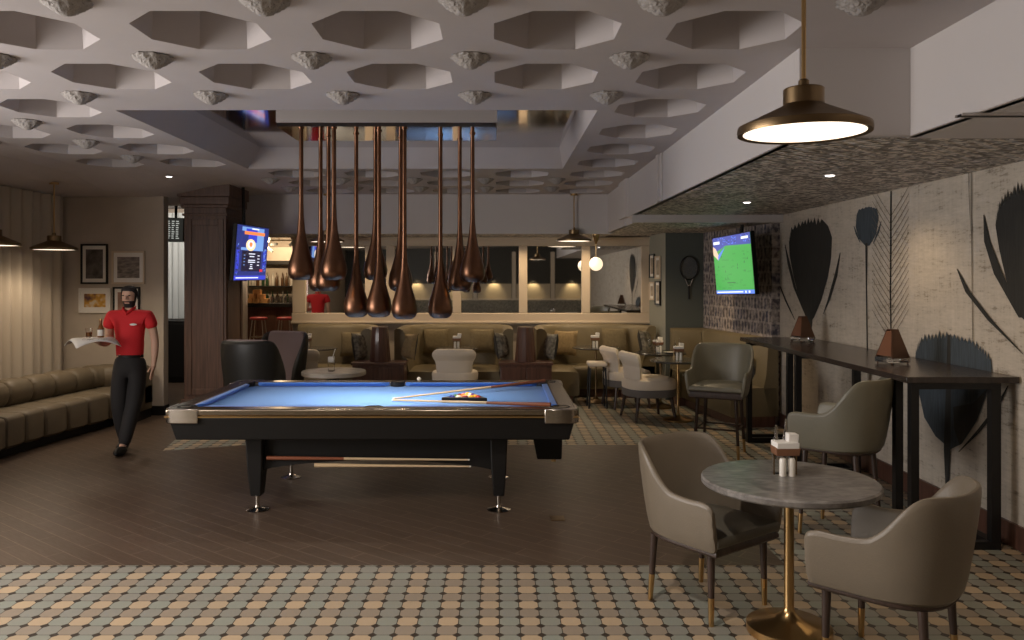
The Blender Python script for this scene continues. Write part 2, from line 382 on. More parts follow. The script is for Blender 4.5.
# walls
wb = MB()
wb.box(XW, XW+.1, -4.5, 9.41, 0, 2.6)
ZM = []
def mw(px, py):
    d = (XW-.003)*F/(px-PX); return (XW-.003-ZOFF[0], d, CAMH-(py-PY)/F*d)
ZOFF = [0]
def blob(pts, mi, fringe=None):
    p3 = [mw(*p) for p in pts]; ZOFF[0] += .0002
    tr = tessellate_polygon([[Vector((p[1], p[2], 0)) for p in p3]]); wb.add(p3, [tuple(q) for q in tr], mi)
def zoom(ox, oy, s, pts): return [(ox+a/s, oy+b/s) for a, b in pts]
def spiky(pts, i0, i1, amp, per=4):
    out = []
    for i, p in enumerate(pts):
        out.append(p)
        if i0 <= i < i1:
            q = pts[i+1]
            for k_ in range(1, 2*per):
                t = k_/(2*per); off = amp*random.uniform(.5, 1) if k_ % 2 else -amp*random.uniform(.1, .5)
                out.append((p[0]+(q[0]-p[0])*t, p[1]+(q[1]-p[1])*t+off))
    return out
def stroke(pts, w0, mi):
    L = [(p[0]-w, p[1]) for p, w in zip(pts, w0)]; Rr = [(p[0]+w, p[1]) for p, w in zip(pts, w0)][::-1]
    p3 = [mw(*p) for p in L+Rr]; n = len(pts); ZOFF[0] += .0001
    wb.add(p3, [(i, i+1, 2*n-2-i, 2*n-1-i) for i in range(n-1)], mi)
A = (780, 160, 3.367)
blob(zoom(*A, spiky([(30, 270), (38, 225), (75, 205), (105, 200), (140, 198), (162, 222), (175, 260), (172, 330), (160, 400), (140, 470), (115, 530), (100, 550), (85, 525), (65, 470), (45, 390), (32, 320)], 0, 4, 20, 3)), 1)
stroke(zoom(*A, [(102, 530), (103, 570), (103, 612)]), (2.2, 1.2, .9), 1)
stroke(zoom(*A, [(17, 285), (30, 350), (50, 430), (80, 510)]), (.3, 1.4, 1.3, .3), 1)
stroke(zoom(*A, [(203, 312), (188, 390), (165, 470), (146, 518)]), (.3, 1.6, 1.3, .3), 1)
stroke(zoom(*A, [(0, 425), (20, 475), (50, 538)]), (.5, .9, .3), 1)
blob(zoom(*A, spiky([(258, 185), (266, 165), (300, 156), (325, 162), (332, 195), (324, 250), (302, 288), (288, 290), (266, 265), (255, 225)], 1, 3, 4, 3)), 2)
stroke(zoom(*A, [(291, 280), (291, 420), (294, 640)]), (1.2, .6, .6), 1)
stroke(zoom(*A, [(249, 222), (258, 250), (270, 278)]), (.3, .9, .3), 2); stroke(zoom(*A, [(341, 206), (330, 245), (314, 282)]), (.3, 1, .3), 2)
stroke(zoom(*A, [(374, 104), (373, 300), (372, 470), (374, 580)]), (.7, .8, .7, .6), 1)
for i in range(17):
    y = 170+i*26
    for sx in (-1, 1):
        stroke(zoom(*A, [(373, y+20), (373+sx*34, y-34), (373+sx*62, y-84)]), (.28, .26, .18), 3)
stroke(zoom(930, 160, 2.4615, [(103, 30), (104, 200), (106, 400), (107, 480)]), (.35, .35, .35, .3), 3)
stroke(zoom(930, 160, 2.4615, [(96, 30), (99, 120), (104, 200)]), (.25, .25, .2), 3)
B = (930, 160, 2.4615)
blob(zoom(*B, spiky([(162, 150), (172, 100), (200, 75), (235, 55), (300, 30), (360, 60), (400, 150), (390, 260), (350, 370), (300, 430), (265, 425), (225, 385), (195, 320), (172, 220)], 0, 4, 26, 4)), 1)
stroke(zoom(*B, [(134, 135), (142, 200), (170, 280), (225, 388)]), (.4, 3, 4.5, 2), 1)
stroke(zoom(*B, [(68, 268), (95, 325), (150, 395), (231, 478)]), (.4, 2.6, 2.4, .4), 1)
stroke(zoom(*B, [(280, 420), (275, 520), (272, 700)]), (5, 3, 3), 1)
Cc = (880, 320, 2.667)
blob(zoom(*Cc, spiky([(98, 75), (112, 45), (150, 36), (190, 36), (230, 48), (270, 68), (298, 100), (300, 140), (285, 200), (260, 270), (220, 330), (190, 345), (150, 310), (120, 260), (100, 170), (95, 110)], 0, 6, 17, 4)), 2)
stroke(zoom(*Cc, [(186, 40), (184, 200), (181, 345), (181, 460)]), (1.6, 2.6, 3.4, 1.4), 1)
blob(zoom(*Cc, [(197, 232), (250, 222), (290, 180), (262, 262), (215, 335), (200, 290)]), 1)
stroke(zoom(*Cc, [(344, 175), (310, 240), (262, 300), (212, 352)]), (.5, 2.4, 2.2, .5), 1)
struct('wall_right', wb, ['mural', 'mur_k', 'mur_b', 'mur_l'], smooth=False, recalc=False)
GP = Vector((3.03, 11.4)); WP = Vector((XW, 9.41))
def wallseg(p, q, z0, z1, th=.1):
    p, q = Vector(p[:2]), Vector(q[:2]); n = Vector((q.y-p.y, p.x-q.x)).normalized()*th
    return MB().prism([p, q, q+n, p+n], z0, z1)
struct('wall_right_papered', wallseg(WP, GP, 0, 2.4, -.1), 'wallpaper')
struct('wall_right_green', wallseg((2.395, 11.4), (3.1, 11.4), 0, 2.4, -.1), 'dkgreen')
struct('wall_right_grey', wallseg((2.395, 11.4), (2.315, 12.3), 0, 2.4, .05), 'gray_wall')
struct('wall_back', MB().box(-3.13, 2.4, 12.3, 12.45, 0, 2.4).box(-3.13, 2.4, 12.5, 12.55, 2.3, ZC+.1), 'beige')
struct('wall_back_end', MB().box(2.3, 5, 12.45, 12.6, 0, 3.1), 'beige')
struct('wall_left_picture', MB().box(-5.6, -4.22, 10.14, 10.26, 0, 2.9).box(-4.36, -4.21, 10.125, 10.27, .0, 2.9), 'beige')
struct('wall_left', MB().box(-5.62, -5.5, -4.5, 1.4, 0, 3).box(-5.62, -5.5, 5.0, 10.2, 0, 3).box(-5.62, -5.5, 1.4, 5.0, 0, .75).box(-5.62, -5.5, 1.4, 5.0, 2.62, 3), 'beige')
wf = MB()
for yy in (1.4, 3.15, 4.94): wf.box(-5.6, -5.45, yy, yy+.06, .75, 2.62)
wf.box(-5.6, -5.45, 1.4, 5, .75, .81); wf.box(-5.6, -5.45, 1.4, 5, 2.56, 2.62)
struct('window_added', wf, 'wood_dk'); struct('window_added_glow', MB().box(-5.75, -5.7, 1.4, 5, .7, 2.7), 'glowpane')  # added window with a glowing pane behind it, unseen, for the left fill
struct('wall_far_left', MB().box(-8, -7.9, -4.5, 23, 0, 3.1), 'beige')
struct('wall_far', MB().box(-8, -2, 22.6, 22.7, 0, 3.1), 'beige')
struct('wall_far_right', MB().box(-3.13, -3.03, 12.45, 22.7, 0, 3.1), 'beige')
struct('wall_passage', MB().box(-8, -5.0, 14.0, 14.15, 0, 3.1), 'beige')
# room behind the camera (seen in the mirrors): dark panels, posts, lit padded band
kb = MB().box(-5.6, 3.5, -4.6, -4.5, 0, 3.1)
struct('wall_behind', kb, 'darkpanel')
kb = MB()
for i in range(6):
    x0 = -4.9+i*1.4; kb.box(x0, x0+1.22, -4.5, -4.42, 1.62, 2.6, 0); kb.box(x0, x0+1.22, -4.5, -4.36, 1.02, 1.55, 1)
    kb.box(x0+1.24, x0+1.38, -4.5, -4.34, .9, 2.7, 2)
kb.box(-5.5, 3.3, -4.5, -4.3, .96, 1.02, 2); kb.box(-5.5, 3.3, -4.5, -4.25, .3, .95, 3)
struct('wall_behind_panelling', kb, ['darkpanel', 'litpanel', 'cream', 'cush_p'])
for i in range(6): lamp('SPOT', (-4.3+i*1.4, -4.2, 1.75), 16, (1, .8, .5), .03, (-4.3+i*1.4, -4.45, 1.2), 90, .8, 'panel_wash')
# skirtings
struct('baseboard_right', MB().box(XW-.02, XW, -4.5, 9.41, 0, .155), 'wood_red')
struct('baseboard_left', MB().box(-5.5, -4.18, 10.095, 10.14, 0, .12).box(-4.37, -4.2, 10.11, 10.28, 0, .12), 'black')
# square timber column
cl = MB()
cx0, cx1, cy0, cy1 = -3.965, -3.43, 10.16, 10.82
def colbox(e, z0, z1): cl.box(cx0-e, cx1+e, cy0-e, cy1+e, z0, z1)
colbox(0, 0, 2.92); colbox(.05, 0, .16); colbox(.03, .16, .2)
colbox(.02, 2.52, 2.55); colbox(.03, 2.62, 2.66); colbox(.045, 2.66, 2.76); colbox(.065, 2.76, 2.915)
for a, b in ((cx0+.03, cx0+.1), (cx1-.1, cx1-.03)): cl.box(a, b, cy0-.012, cy0, .25, 2.48)
cl.box(cx0+.1, cx1-.1, cy0-.012, cy0, .25, .33); cl.box(cx0+.1, cx1-.1, cy0-.012, cy0, 2.4, 2.48)
for a, b in ((cy0+.03, cy0+.1), (cy1-.1, cy1-.03)): cl.box(cx1, cx1+.012, a, b, .25, 2.48)
struct('column', cl, 'wood_dk', bevel=.006)
# mirrors in a cream frame along the back wall
mxs = [(px-PX)*12.3/F for px in (300, 370, 391, 457, 523, 585.5, 645)]
zb0, zb1, zt0, zt1 = 1.06, 1.20, 2.225, 2.36
fr = MB(); fr.box(-3.13, 2.33, 12.22, 12.3, zb0, zb1); fr.box(-3.13, 2.33, 12.22, 12.3, zt0, zt1)
for i, x_ in enumerate(mxs):
    hw = .1 if i == 0 else .065
    fr.box(x_-hw, x_+hw, 12.222, 12.3, zb1, zt0)
fr.box(-3.14, 2.33, 12.19, 12.3, zt1-.035, zt1-.002); fr.box(-3.14, 2.33, 12.2, 12.3, zb0-.02, zb0+.02)
struct('window_2', fr, 'cream', bevel=.008)
struct('window_2_mirror', MB().box(-3.1, 2.3, 12.27, 12.29, zb1-.02, zt0+.02), 'mirror')

# ------------------------------------------------------------------ plaster rosettes
ros = MB()
def lob(a, z): return 1+.05*math.sin(9*a+z*90)+.04*math.sin(16*a-z*160)
ros.lathe([(.001, 0), (.1, 0), (.106, -.005), (.098, -.014), (.09, -.016), (.086, -.026), (.07, -.03), (.064, -.042), (.046, -.046), (.038, -.058), (.018, -.066), (.001, -.070)], 64, fn=lob, caps=False)
r0 = None
for i in range(-6, 3):
    for j in range(-1, 9):
        x, y = X0+i*GX, Y0+j*GY
        if OX0-.2 < x < OX1+.05 and OY0 < y < OY1+.05 and not (x > OX1-.01 and False): continue
        if x > 1.5 and y > 4.1: continue
        if x < -3.5 and y > 8.6: continue
        px, py = PX+F*x/max(y, .1), PY-F*(cz(x, y)-CAMH)/max(y, .1)
        if not (-30 < px < 1050 and py > -45) or y < 2.5: continue
        if x < -4.2 and y > 7 or x < -5.2 or abs(x-XB) < .05 and y > 4.2: continue
        if r0 is None: o = r0 = ros.build('ceiling_rosette', 'plaster', ang=60)
        else: o = r0.copy(); C.objects.link(o)
        o.location = (x, y, cz(x, y)); tag(o, 'pale plaster flower rosette between the octagonal ceiling coffers', 'rosette', 'plaster rosettes on the ceiling')

# ------------------------------------------------------------------ pool table
PTX, PTY = -.885, 6.46
pt = thing('pool_table', 'nine foot pool table with bright blue cloth and black body', 'pool table', (PTX, PTY, 0))
HX, HY = 1.455, .81
def ring(hx0, hy0, hx1, hy1, z0, z1, taper=0):
    mb = MB()
    def rect(hx, hy, z): return [(-hx, -hy, z), (hx, -hy, z), (hx, hy, z), (-hx, hy, z)]
    return mb.loft([rect(hx0, hy0, z0), rect(hx0+taper, hy0+taper, z1), rect(hx1, hy1, z1), rect(hx1, hy1, z0)], loop=True)
ring(HX, HY, HX-.13, HY-.13, .752, .803).build('rail', 'railm', pt, bevel=.012)
ring(HX+.004, HY+.004, HX-.01, HY-.01, .742, .752).build('rail_trim', 'brass', pt)
ring(HX-.055, HY-.05, HX-.15, HY-.15, .575, .742, .04).build('apron', 'black', pt, bevel=.01)
MB().box(-HX+.12, HX-.12, -HY+.12, HY-.12, .70, .765).build('bed', 'cloth', pt, smooth=False)
cu_ = MB()
def cush(p, q, inn):
    p, q, inn = Vector(p), Vector(q), Vector(inn); d = (q-p).normalized()
    prof = [(0, .77), (0, .801), (.045, .803), (.052, .797), (.03, .77)]
    cu_.loft([[(e+inn*u+d*(s*u*1.1)).to_tuple()+(z,) for u, z in prof] for e, s in ((p, 1), (q, -1))])
gx, gy, pk = HX-.13, HY-.13, .085
for s in (-1, 1):
    cush((-gx+pk, s*gy), (-.07, s*gy), (0, -s)); cush((.07, s*gy), (gx-pk, s*gy), (0, -s)); cush((s*gx, -gy+pk), (s*gx, gy-pk), (-s, 0))
cu_.build('cushion', 'cushion', pt, bevel=.003)
for sx in (-1, 0, 1):
    for sy in (-1, 1):
        x_, y_ = sx*(gx+.015), sy*(gy+(.03 if sx == 0 else .015))
        MB().lathe([(.05, .66), (.068, .72), (.07, .8045), (.058, .805), (.055, .72), (.03, .67)], 20, (x_, y_, 0)).build('pocket', 'black', pt)
for sx in (-1, 1):
    for sy in (-1, 1):
        T = Matrix.Translation((sx*(HX-.075), sy*(HY-.075), 0))
        poly = [(sx*a, sy*b) for a, b in ((.085, -.16), (.085, .03), (.065, .067), (.03, .085), (-.16, .085), (-.16, .055), (.0, .055), (.055, .0), (.055, -.16))]
        MB().prism(poly, .70, .806, 0, T).build('corner_casting', 'chrome', pt, bevel=.008)
for sx in (-1, 1):
    for sy in (-1, 1):
        x_, y_ = sx*.898, sy*.49
        l = MB().loft([[(x_+a*h, y_+b*h2, z) for a, b in ((-1, -1), (1, -1), (1, 1), (-1, 1))] for z, h, h2 in ((.115, .04, .05), (.3, .055, .075), (.58, .065, .1))]).build('leg', 'black', pt, bevel=.01)
        MB().lathe([(.015, .02), (.015, .12), (.02, .12)], 14, (x_, y_, 0)).lathe([(.001, 0), (.085, 0), (.088, .008), (.05, .018), (.022, .026), (.018, .04)], 24, (x_, y_, 0)).build('leveling_foot', 'chrome', l)
def archpoly(h, n=24, z1=.3, zc=.377, ztop=.6): return [(-h+2*h*i/n, z1+(zc-z1)*math.sin(PI*i/n)**.7) for i in range(n+1)]+[(h, ztop), (-h, ztop)]
for sy in (-1, 1):
    MB().prism(archpoly(.86), sy*.49-.02, sy*.49+.02, 0, Matrix(((1, 0, 0, 0), (0, 0, 1, 0), (0, 1, 0, 0), (0, 0, 0, 1)))).build('arched_panel', 'black', pt)
for sx in (-1, 1):
    MB().prism(archpoly(.45, 24, .16, .40), sx*.898-.02, sx*.898+.02, 0, Matrix(((0, 0, 1, 0), (1, 0, 0, 0), (0, 1, 0, 0), (0, 0, 0, 1)))).build('end_panel', 'black', pt)
MB().box(-.85, .85, -.45, .45, .42, .6).build('slate_cradle', 'black', pt)
bx = MB().loft([[(a, b, z) for a, b in ((x0, -.2), (x1, -.2), (x1, .2), (x0, .2))] for z, x0, x1 in ((.31, 1.2, 1.39), (.57, 1.15, 1.40))]).build('ball_return_box', 'black', pt, bevel=.01)
MB().lathe([(.02, .285), (.022, .312)], 12, (1.33, -.14, 0)).build('foot', 'brass', bx)
# ball rack, balls, cues
TZ = .765
BR = .0275
rc = Vector((-.885+.68, PTY-.12, TZ))
rx = at(463, 396, 6.3).x
tri = []
base = Vector((rx-.14, 6.2)); ux = Vector((math.cos(R(-4)), math.sin(R(-4)))); uy = Vector((-ux.y, ux.x))
def tp(a, b): return base+ux*a+uy*b
sd = .315
tb = MB()
outer = [tp(-.02, -.02), tp(sd+.02, -.02), tp(sd/2, sd*.866+.035)]; inner = [tp(.022, .008), tp(sd-.022, .008), tp(sd/2, sd*.866-.015)]
tb.loft([[(p.x, p.y, TZ) for p in outer], [(p.x, p.y, TZ+.042) for p in outer], [(p.x, p.y, TZ+.042) for p in inner], [(p.x, p.y, TZ) for p in inner]], loop=True)
tag(tb.build('ball_rack', 'black', bevel=.004), 'black triangular ball rack filled with pool balls on the blue cloth', 'ball rack')
cols = ['ball_blue', 'ball_wht', 'ball_mar', 'ball_yel', 'ball_or', 'ball_red', 'ball_grn', 'ball_yel', 'ball_wht', 'ball_blue', 'ball_or', 'ball_pur', 'ball_yel', 'ball_red', 'ball_wht']
nms = {'ball_blue': 'dark blue', 'ball_wht': 'cream', 'ball_mar': 'maroon', 'ball_yel': 'yellow', 'ball_or': 'orange', 'ball_red': 'red', 'ball_grn': 'green', 'ball_pur': 'purple'}
ordn = ['front', 'second', 'third', 'fourth', 'rearmost']
cols = ['ball_blue', 'ball_wht', 'ball_mar', 'ball_yel', 'ball_red', 'ball_grn', 'ball_or', 'ball_wht', 'ball_yel', 'ball_mar', 'ball_yel', 'ball_pur', 'ball_red', 'ball_wht', 'ball_yel']
i = 0
for row in range(5):
    for c_ in range(5-row):
        p = tp(sd/2+(c_-(4-row)/2)*2*BR*.92, .034+row*2*BR*.80)
        o = MB().ball((0, 0, 0), BR, 16).build('pool_ball', cols[i]); o.location = (p.x, p.y, TZ+BR)
        pos = ('at the left end' if c_ == 0 else 'at the right end' if c_ == 4-row else 'number %d from the left' % (c_+1)) if row < 4 else 'at the far tip'
        tag(o, '%s pool ball %s of the %s row in the black rack' % (nms[cols[i]], pos.replace('number 2', 'second').replace('number 3', 'third').replace('number 4', 'fourth'), ordn[row]) if row < 4 else 'yellow pool ball alone at the far tip of the black rack', 'pool ball', 'pool balls in the rack')
        i += 1
def cue(name, p, q, label, butt='rosewood'):
    p, q = Vector(p), Vector(q)   # p tip, q butt
    t = thing(name, label, 'pool cue', p); d = q-p; L = d.length; d.normalize()
    MB().tube([d*.012, d*L*.62], [.0065, .0105]).build('shaft', 'tip', t)
    MB().tube([d*L*.62, d*L], [.0105, .0155], 10).build('butt', butt, t)
    MB().tube([d*0, d*.012], [.006, .0065]).build('ferrule', 'porcelain', t)
    return t
tipp = at(393, 394, 6.33); tipp.z = TZ+.008
c1b = at(545, 381, 7.0); c1b.z = .829; 
cue('pool_cue', (tipp.x-.005, tipp.y+.02, TZ+.0075), (c1b.x, 7.05, .825), 'pool cue lying across the ball rack with its red-brown butt on the far rail')
cue('pool_cue', (tipp.x, tipp.y-.06, TZ+.0085), (at(535, 404, 5.95).x+.1, 5.72, .824), 'pool cue lying in front of the ball rack with its butt on the near rail')
p1 = at(470, 457, 6.0); p2 = at(270, 457, 6.0)
cue('pool_cue', (p1.x, 5.92, .385), (p2.x, 5.92, .40), 'pool cue hung along the front under the pool table')
cue('pool_cue', (p1.x+.01, 5.925, .335), (p2.x+.35, 5.925, .345), 'second thinner cue hung just below the other under the pool table', 'tip')
o = MB().ball((0, 0, 0), .019, 14).build('white_ball', 'porcelain'); o.location = (at(419, 377, 7.2).x, 7.2, .822); tag(o, 'small white ball resting on the far rail of the pool table', 'ball')

# ------------------------------------------------------------------ pendant cluster over the pool table
M['housing'] = mat('grey_painted_metal', (.36, .325, .315), .5)
cp = thing('pendant_canopy', 'long polished steel ceiling canopy carrying the copper drop pendants', 'light canopy', (-.84, 6.42, 2.88))
MB().box(-.835, .835, -.32, .31, 0, .03).build('reflector_plate', 'steel', cp)
MB().box(-.84, .84, -.325, .315, .03, .24).build('housing', 'housing', cp)
pend = [(301.2, 280, 6.15, 'shorter', 'leftmost of the cluster'), (320.6, 291, 6.66, 'mid-length', 'second from the left'), (328.5, 291, 6.5, 'mid-length', 'third from the left'), (334, 280, 6.15, 'shorter', 'fourth from the left'),
        (356.2, 317, 6.4, 'long', 'fifth from the left, standing clear'), (375.5, 280, 6.66, 'shorter', 'behind the sixth long one'), (379, 317, 6.28, 'long', 'between the fifth and the middle pair'), (400.5, 291, 6.6, 'mid-length', 'rear one of the middle pair'),
        (404.4, 319, 6.15, 'long', 'front one of the middle pair'), (440.4, 318, 6.45, 'long', 'alone on the right'), (459.8, 291, 6.66, 'mid-length', 'second from the right'), (472.5, 282, 6.4, 'shorter', 'rightmost of the cluster')]
bulb = [(.058, 0), (.085, .018), (.098, .05), (.1, .085), (.09, .14), (.068, .21), (.046, .29), (.03, .38), (.021, .48), (.0175, .58)]
bm0 = MB().lathe([(.05, .02)]+bulb, 24, caps=False)
first = None
for px, py, d, kind, where in pend:
    b = at(px, py, d); L = 2.88-b.z
    r = thing('drop_pendant', 'copper teardrop pendant on a %s stem, %s' % (kind, where), 'pendant lamp', b, 0, 'copper drop pendants over the pool table')
    if first is None:
        first = bm0.build('shade', 'copper', r); li = MB().lathe([(.05, .02), (.048, .03), (.001, .03)], 20, caps=False).build('lens', 'lampin', r)
    else:
        for src in (first, li): o = src.copy(); C.objects.link(o); o.parent = r
    MB().lathe([(.0175, .58), (.0165, L-.01), (.024, L-.008), (.024, L)], 12).build('stem', 'copper', r)
    lamp('SPOT', (b.x, b.y, b.z+.012), 8, (1, .88, .74), .03, (b.x, b.y, 0), 112, .9, 'drop_pendant_light')

# ------------------------------------------------------------------ dish pendants
def dish(label, loc, rad, ztop, power, group='bronze dish pendants'):
    t = thing('dish_pendant', label, 'pendant lamp', loc, 0, group)
    k = rad/.24
    MB().lathe([(.22*k, .004), (.24*k, 0), (.242*k, .012), (.24*k, .028), (.078*k, .10), (.074*k, .105), (.074*k, .158), (.07*k, .162), (.02, .164), (.018, .19), (.012, .195)], 40, caps=False).build('shade', 'bronze', t)
    MB().lathe([(.225*k, .006), (.12*k, .03), (.001, .035)], 40, caps=False).build('diffuser', 'lampw', t)
    MB().lathe([(.008, .19), (.008, ztop-loc[2]-.02)], 10).build('rod', 'brass', t)
    MB().lathe([(.001, ztop-loc[2]-.025), (.05, ztop-loc[2]-.025), (.05, ztop-loc[2]), (.001, ztop-loc[2])], 20).build('ceiling_rose', 'brass', t)
    lamp('SPOT', (loc[0], loc[1], loc[2]-.01), power, (1, .80, .58), rad*.7, (loc[0], loc[1], 0), 150, .6, 'dish_pendant_light')
    return t
dish('large bronze dish pendant glowing at the upper right in front of the beam', (1.09, 2.85, 2.235), .226, ZC, 6)
dish('bronze dish pendant hanging before the right half of the back mirrors', (at(574, 241, 11.3).x, 11.3, 2.25), .24, ZC, 14)
dish('bronze dish pendant partly hidden behind the copper drops at the left', (at(327, 241, 11.3).x, 11.3, 2.24), .24, ZC, 14)
dish('bronze dish pendant beside the curtain left of the picture wall', (-4.97, 9.0, 2.045), .24, cz(-4.97, 9.0), 22)
dish('bronze dish pendant cut off by the left edge before the curtain', (-4.99, 7.95, 2.05), .24, cz(-4.99, 7.95), 20)
gl = thing('globe_pendant', 'small opal globe pendant hanging before the right mirror panes', 'pendant lamp', (at(596, 264, FY+.1).x, FY+.1, at(596, 264, FY+.1).z))
MB().ball((0, 0, 0), .098, 20).build('globe', 'globe', gl); MB().tube([(0, 0, .09), (0, 0, .36)], .004).build('cord', 'brass', gl)
zt = 2.36-gl.location.z; MB().lathe([(.012, zt-.14), (.055, zt-.02), (.055, zt)], 16).build('cup', 'brass', gl)
def downlight(loc, power, label, ang=95, n=(0, 0, -1)):
    t = thing('downlight', label, 'downlight', loc)
    MB().lathe([(.03, -.004), (.045, -.006), (.048, 0), (.03, 0)], 20).build('trim_ring', 'white', t); MB().lathe([(.001, -.012), (.02, -.011), (.031, -.007), (.031, -.003)], 20, caps=False).build('lens', 'down', t)
    lamp('SPOT', (loc[0], loc[1], loc[2]-.02), power, (1, .86, .70), .04, (loc[0], loc[1], 0), ang, .7, 'downlight_light')
a = at(169, 173, 9.1); downlight((a.x, 9.1, cz(a.x, 9.1)-.012), 45, 'small lit recessed downlight in the ceiling left of the timber column')
a = at(830, 175, ((ZL-CAMH)*F/(279-175))); downlight((a.x, a.y, ZL), 16, 'small lit downlight in the low embossed ceiling, nearer one, above the mural')

a = at(747, 202, ((ZL-CAMH)*F/(279-202))); downlight((a.x, a.y, ZL), 12, 'second small downlight farther back in the low embossed ceiling, above the television')
# ------------------------------------------------------------------ upholstered shells
def ushell(W, yf, yb, h_arm, h_back, zb, th=.035, flare=.05, n=44, y_s=(-.02, .2), front_round=.06):
    """U-shaped shell, front towards -y, back towards +y"""
    path = []
    for i in range(8): path.append((-W, -yf+yf*i/8*1.0))
    for i in range(25):
        a = PI*i/24; path.append((-W*math.copysign(abs(math.cos(a))**.8, math.cos(a)), yb*math.sin(a)**.8))
    for i in range(8): path.append((W, -yf*(i+1)/8))
    P = [Vector(p) for p in path]; rings = []; N = len(P)
    for i, p in enumerate(P):
        d = (P[min(i+1, N-1)]-P[max(i-1, 0)]).normalized(); nrm = Vector((-d.y, d.x))     # outward
        if nrm.dot(p-Vector((0, .02))) < 0: nrm = -nrm
        t = sm(y_s[0], y_s[1], p.y); h = h_arm+(h_back-h_arm)*t-.012*math.sin(PI*max(0, min(1, (p.y+yf)/yf)))
        e = sm(0, front_round, (p.y+yf)); h = h-.03*(1-e)
        rg = []
        for u, zf in ((0, 0), (0, .35), (0, .7), (0, .95), (-.25, 1.0), (-.75, 1.0), (-1, .95), (-1, .7), (-1, .35), (-1, .0)):
            z = zb+(h-zb)*zf; off = flare*zf*(.35+.65*t)-.02*(1-zf)**2+u*(-th)*(-1)
            q = p+nrm*off; rg.append((q.x, q.y, z))
        rings.append(rg)
    return MB().loft(rings)
def rseat(W, yf, yb, z0, z1, puff=.02):
    pts = [(-W, -yf), (W, -yf)]+[(W*math.copysign(abs(math.cos(a))**.8, math.cos(a)), yb*math.sin(a)**.8) for a in [PI*i/14 for i in range(15)]]
    mb = MB(); rings = []
    for z, s in ((z0, .97), (z0+.01, 1), (z1-.02, 1), (z1-.005, .97), (z1+puff*.6, .8), (z1+puff, .4)):
        rings.append([(x*s, y*s, z) for x, y in pts])
    return mb.loft(rings)
def taper_leg(parent, x, y, zt, spx, spy, r0=.021, r1=.012, brass=.14):
    def P(z): t = 1-z/zt; return Vector((x+spx*t, y+spy*t, z))
    def Rr(z): return r1+(r0-r1)*z/zt
    l = MB().tube([P(zt), P(brass)], [Rr(zt), Rr(brass)], 12).build('leg', 'wood_leg', parent)
    MB().tube([P(brass), P(0)], [Rr(brass)+.001, r1+.001], 12).build('leg_ferrule', 'brass', l)
def armchair(label, loc, rot, m='taupe'):
    t = thing('armchair', label, 'chair', loc, rot, 'leather armchairs at the marble table')
    ushell(.288, .29, .285, .635, .845, .365, flare=.045).build('shell', m, t, sub=1)
    rseat(.255, .29, .24, .40, .455).build('seat_cushion', 'seatdk', t)
    rseat(.26, .28, .25, .355, .40, 0).build('seat_frame', 'wood_leg', t)
    for sx in (-1, 1):
        taper_leg(t, sx*.215, -.215, .36, sx*.005, -.005); taper_leg(t, sx*.2, .17, .36, sx*.01, .02)
    return t
armchair('taupe leather armchair on the left of the marble table, turned towards it', (1.105, 4.28, 0), face(.60, -.8))
armchair('taupe leather armchair in the right foreground seen from behind', (1.76, 3.55, 0), face(-.72, .69))
def barstool(label, loc, rot):
    t = thing('bar_stool', label, 'bar stool', loc, rot, 'leather bar stools at the high table')
    ushell(.28, .27, .27, .84, 1.07, .575).build('shell', 'sage', t, sub=1)
    rseat(.245, .27, .23, .64, .69).build('seat_cushion', 'sage', t)
    rseat(.25, .26, .235, .57, .64, 0).build('seat_frame', 'wood_leg', t)
    for sx in (-1, 1):
        taper_leg(t, sx*.18, -.18, .58, sx*.03, -.03, .02, .012, .13); taper_leg(t, sx*.17, .14, .58, sx*.03, .05, .02, .012, .13)
    MB().tube([(-.19, -.187, .27), (.19, -.187, .27), (.188, .166, .27), (-.188, .166, .27)], .009, 8, closed=True).build('foot_rail', 'wood_leg', t)
    return t
barstool('grey-green bar stool facing the room at the far end of the high table', (2.2, 7.9, 0), face(-.45, -.9))
barstool('grey-green bar stool seen from behind at the near end of the high table', (2.35, 5.46, 0), face(-.74, .67))

def slipper(label, loc, rot, s=1):
    t = thing('slipper_chair', label, 'chair', loc, rot, 'cream rolled-back chairs'); t.scale = (s, s, s)
    mb = MB(); rings = []
    for i in range(17):
        a = R(-50+100*i/16); dx, dy = math.sin(a), math.cos(a); rg = []
        edge = math.cos((i-8)/8*PI/2)**.35
        for r, z in ((.27, .36), (.285, .5), (.29, .62), (.345, .665), (.36, .71), (.335, .755), (.275, .765), (.225, .72), (.215, .6), (.20, .47), (.20, .36)):
            zz = .36+(z-.36)*(.92+.08*edge); rg.append((r*dx*1.08, r*dy*.86, zz))
        rings.append(rg)
    mb.loft(rings).build('backrest', 'whitef', t, sub=1)
    pts = [(.29*math.copysign(abs(math.cos(a))**.75, math.cos(a)), .28*math.copysign(abs(math.sin(a))**.75, math.sin(a))-.03) for a in [2*PI*i/28 for i in range(28)]]
    MB().loft([[(x*s_, y*s_, z) for x, y in pts] for z, s_ in ((.345, .97), (.35, 1), (.42, 1.02), (.45, .97), (.468, .8), (.474, .4))]).build('seat', 'whitef', t)
    MB().loft([[(x*s_, y*s_, z) for x, y in pts] for z, s_ in ((.265, .98), (.27, 1), (.345, 1.01), (.35, .98))]).build('seat_band', 'grayf', t, label='grey fabric band round the seat')
    for sx in (-1, 1):
        for sy in (-1, 1):
            MB().tube([(sx*.2, sy*.19-.02, .27), (sx*.235, sy*.23-.02, 0)], [.024, .014], 10).build('leg', 'wood_leg', t)
    return t
slipper('cream rolled-back chair nearest the high table, seen from the side', (1.84, 9.9, 0), face(.97, .2), 1.1)
slipper('cream rolled-back chair behind the first, seen from the side', (1.72, 10.85, 0), face(.97, .2), 1.08)
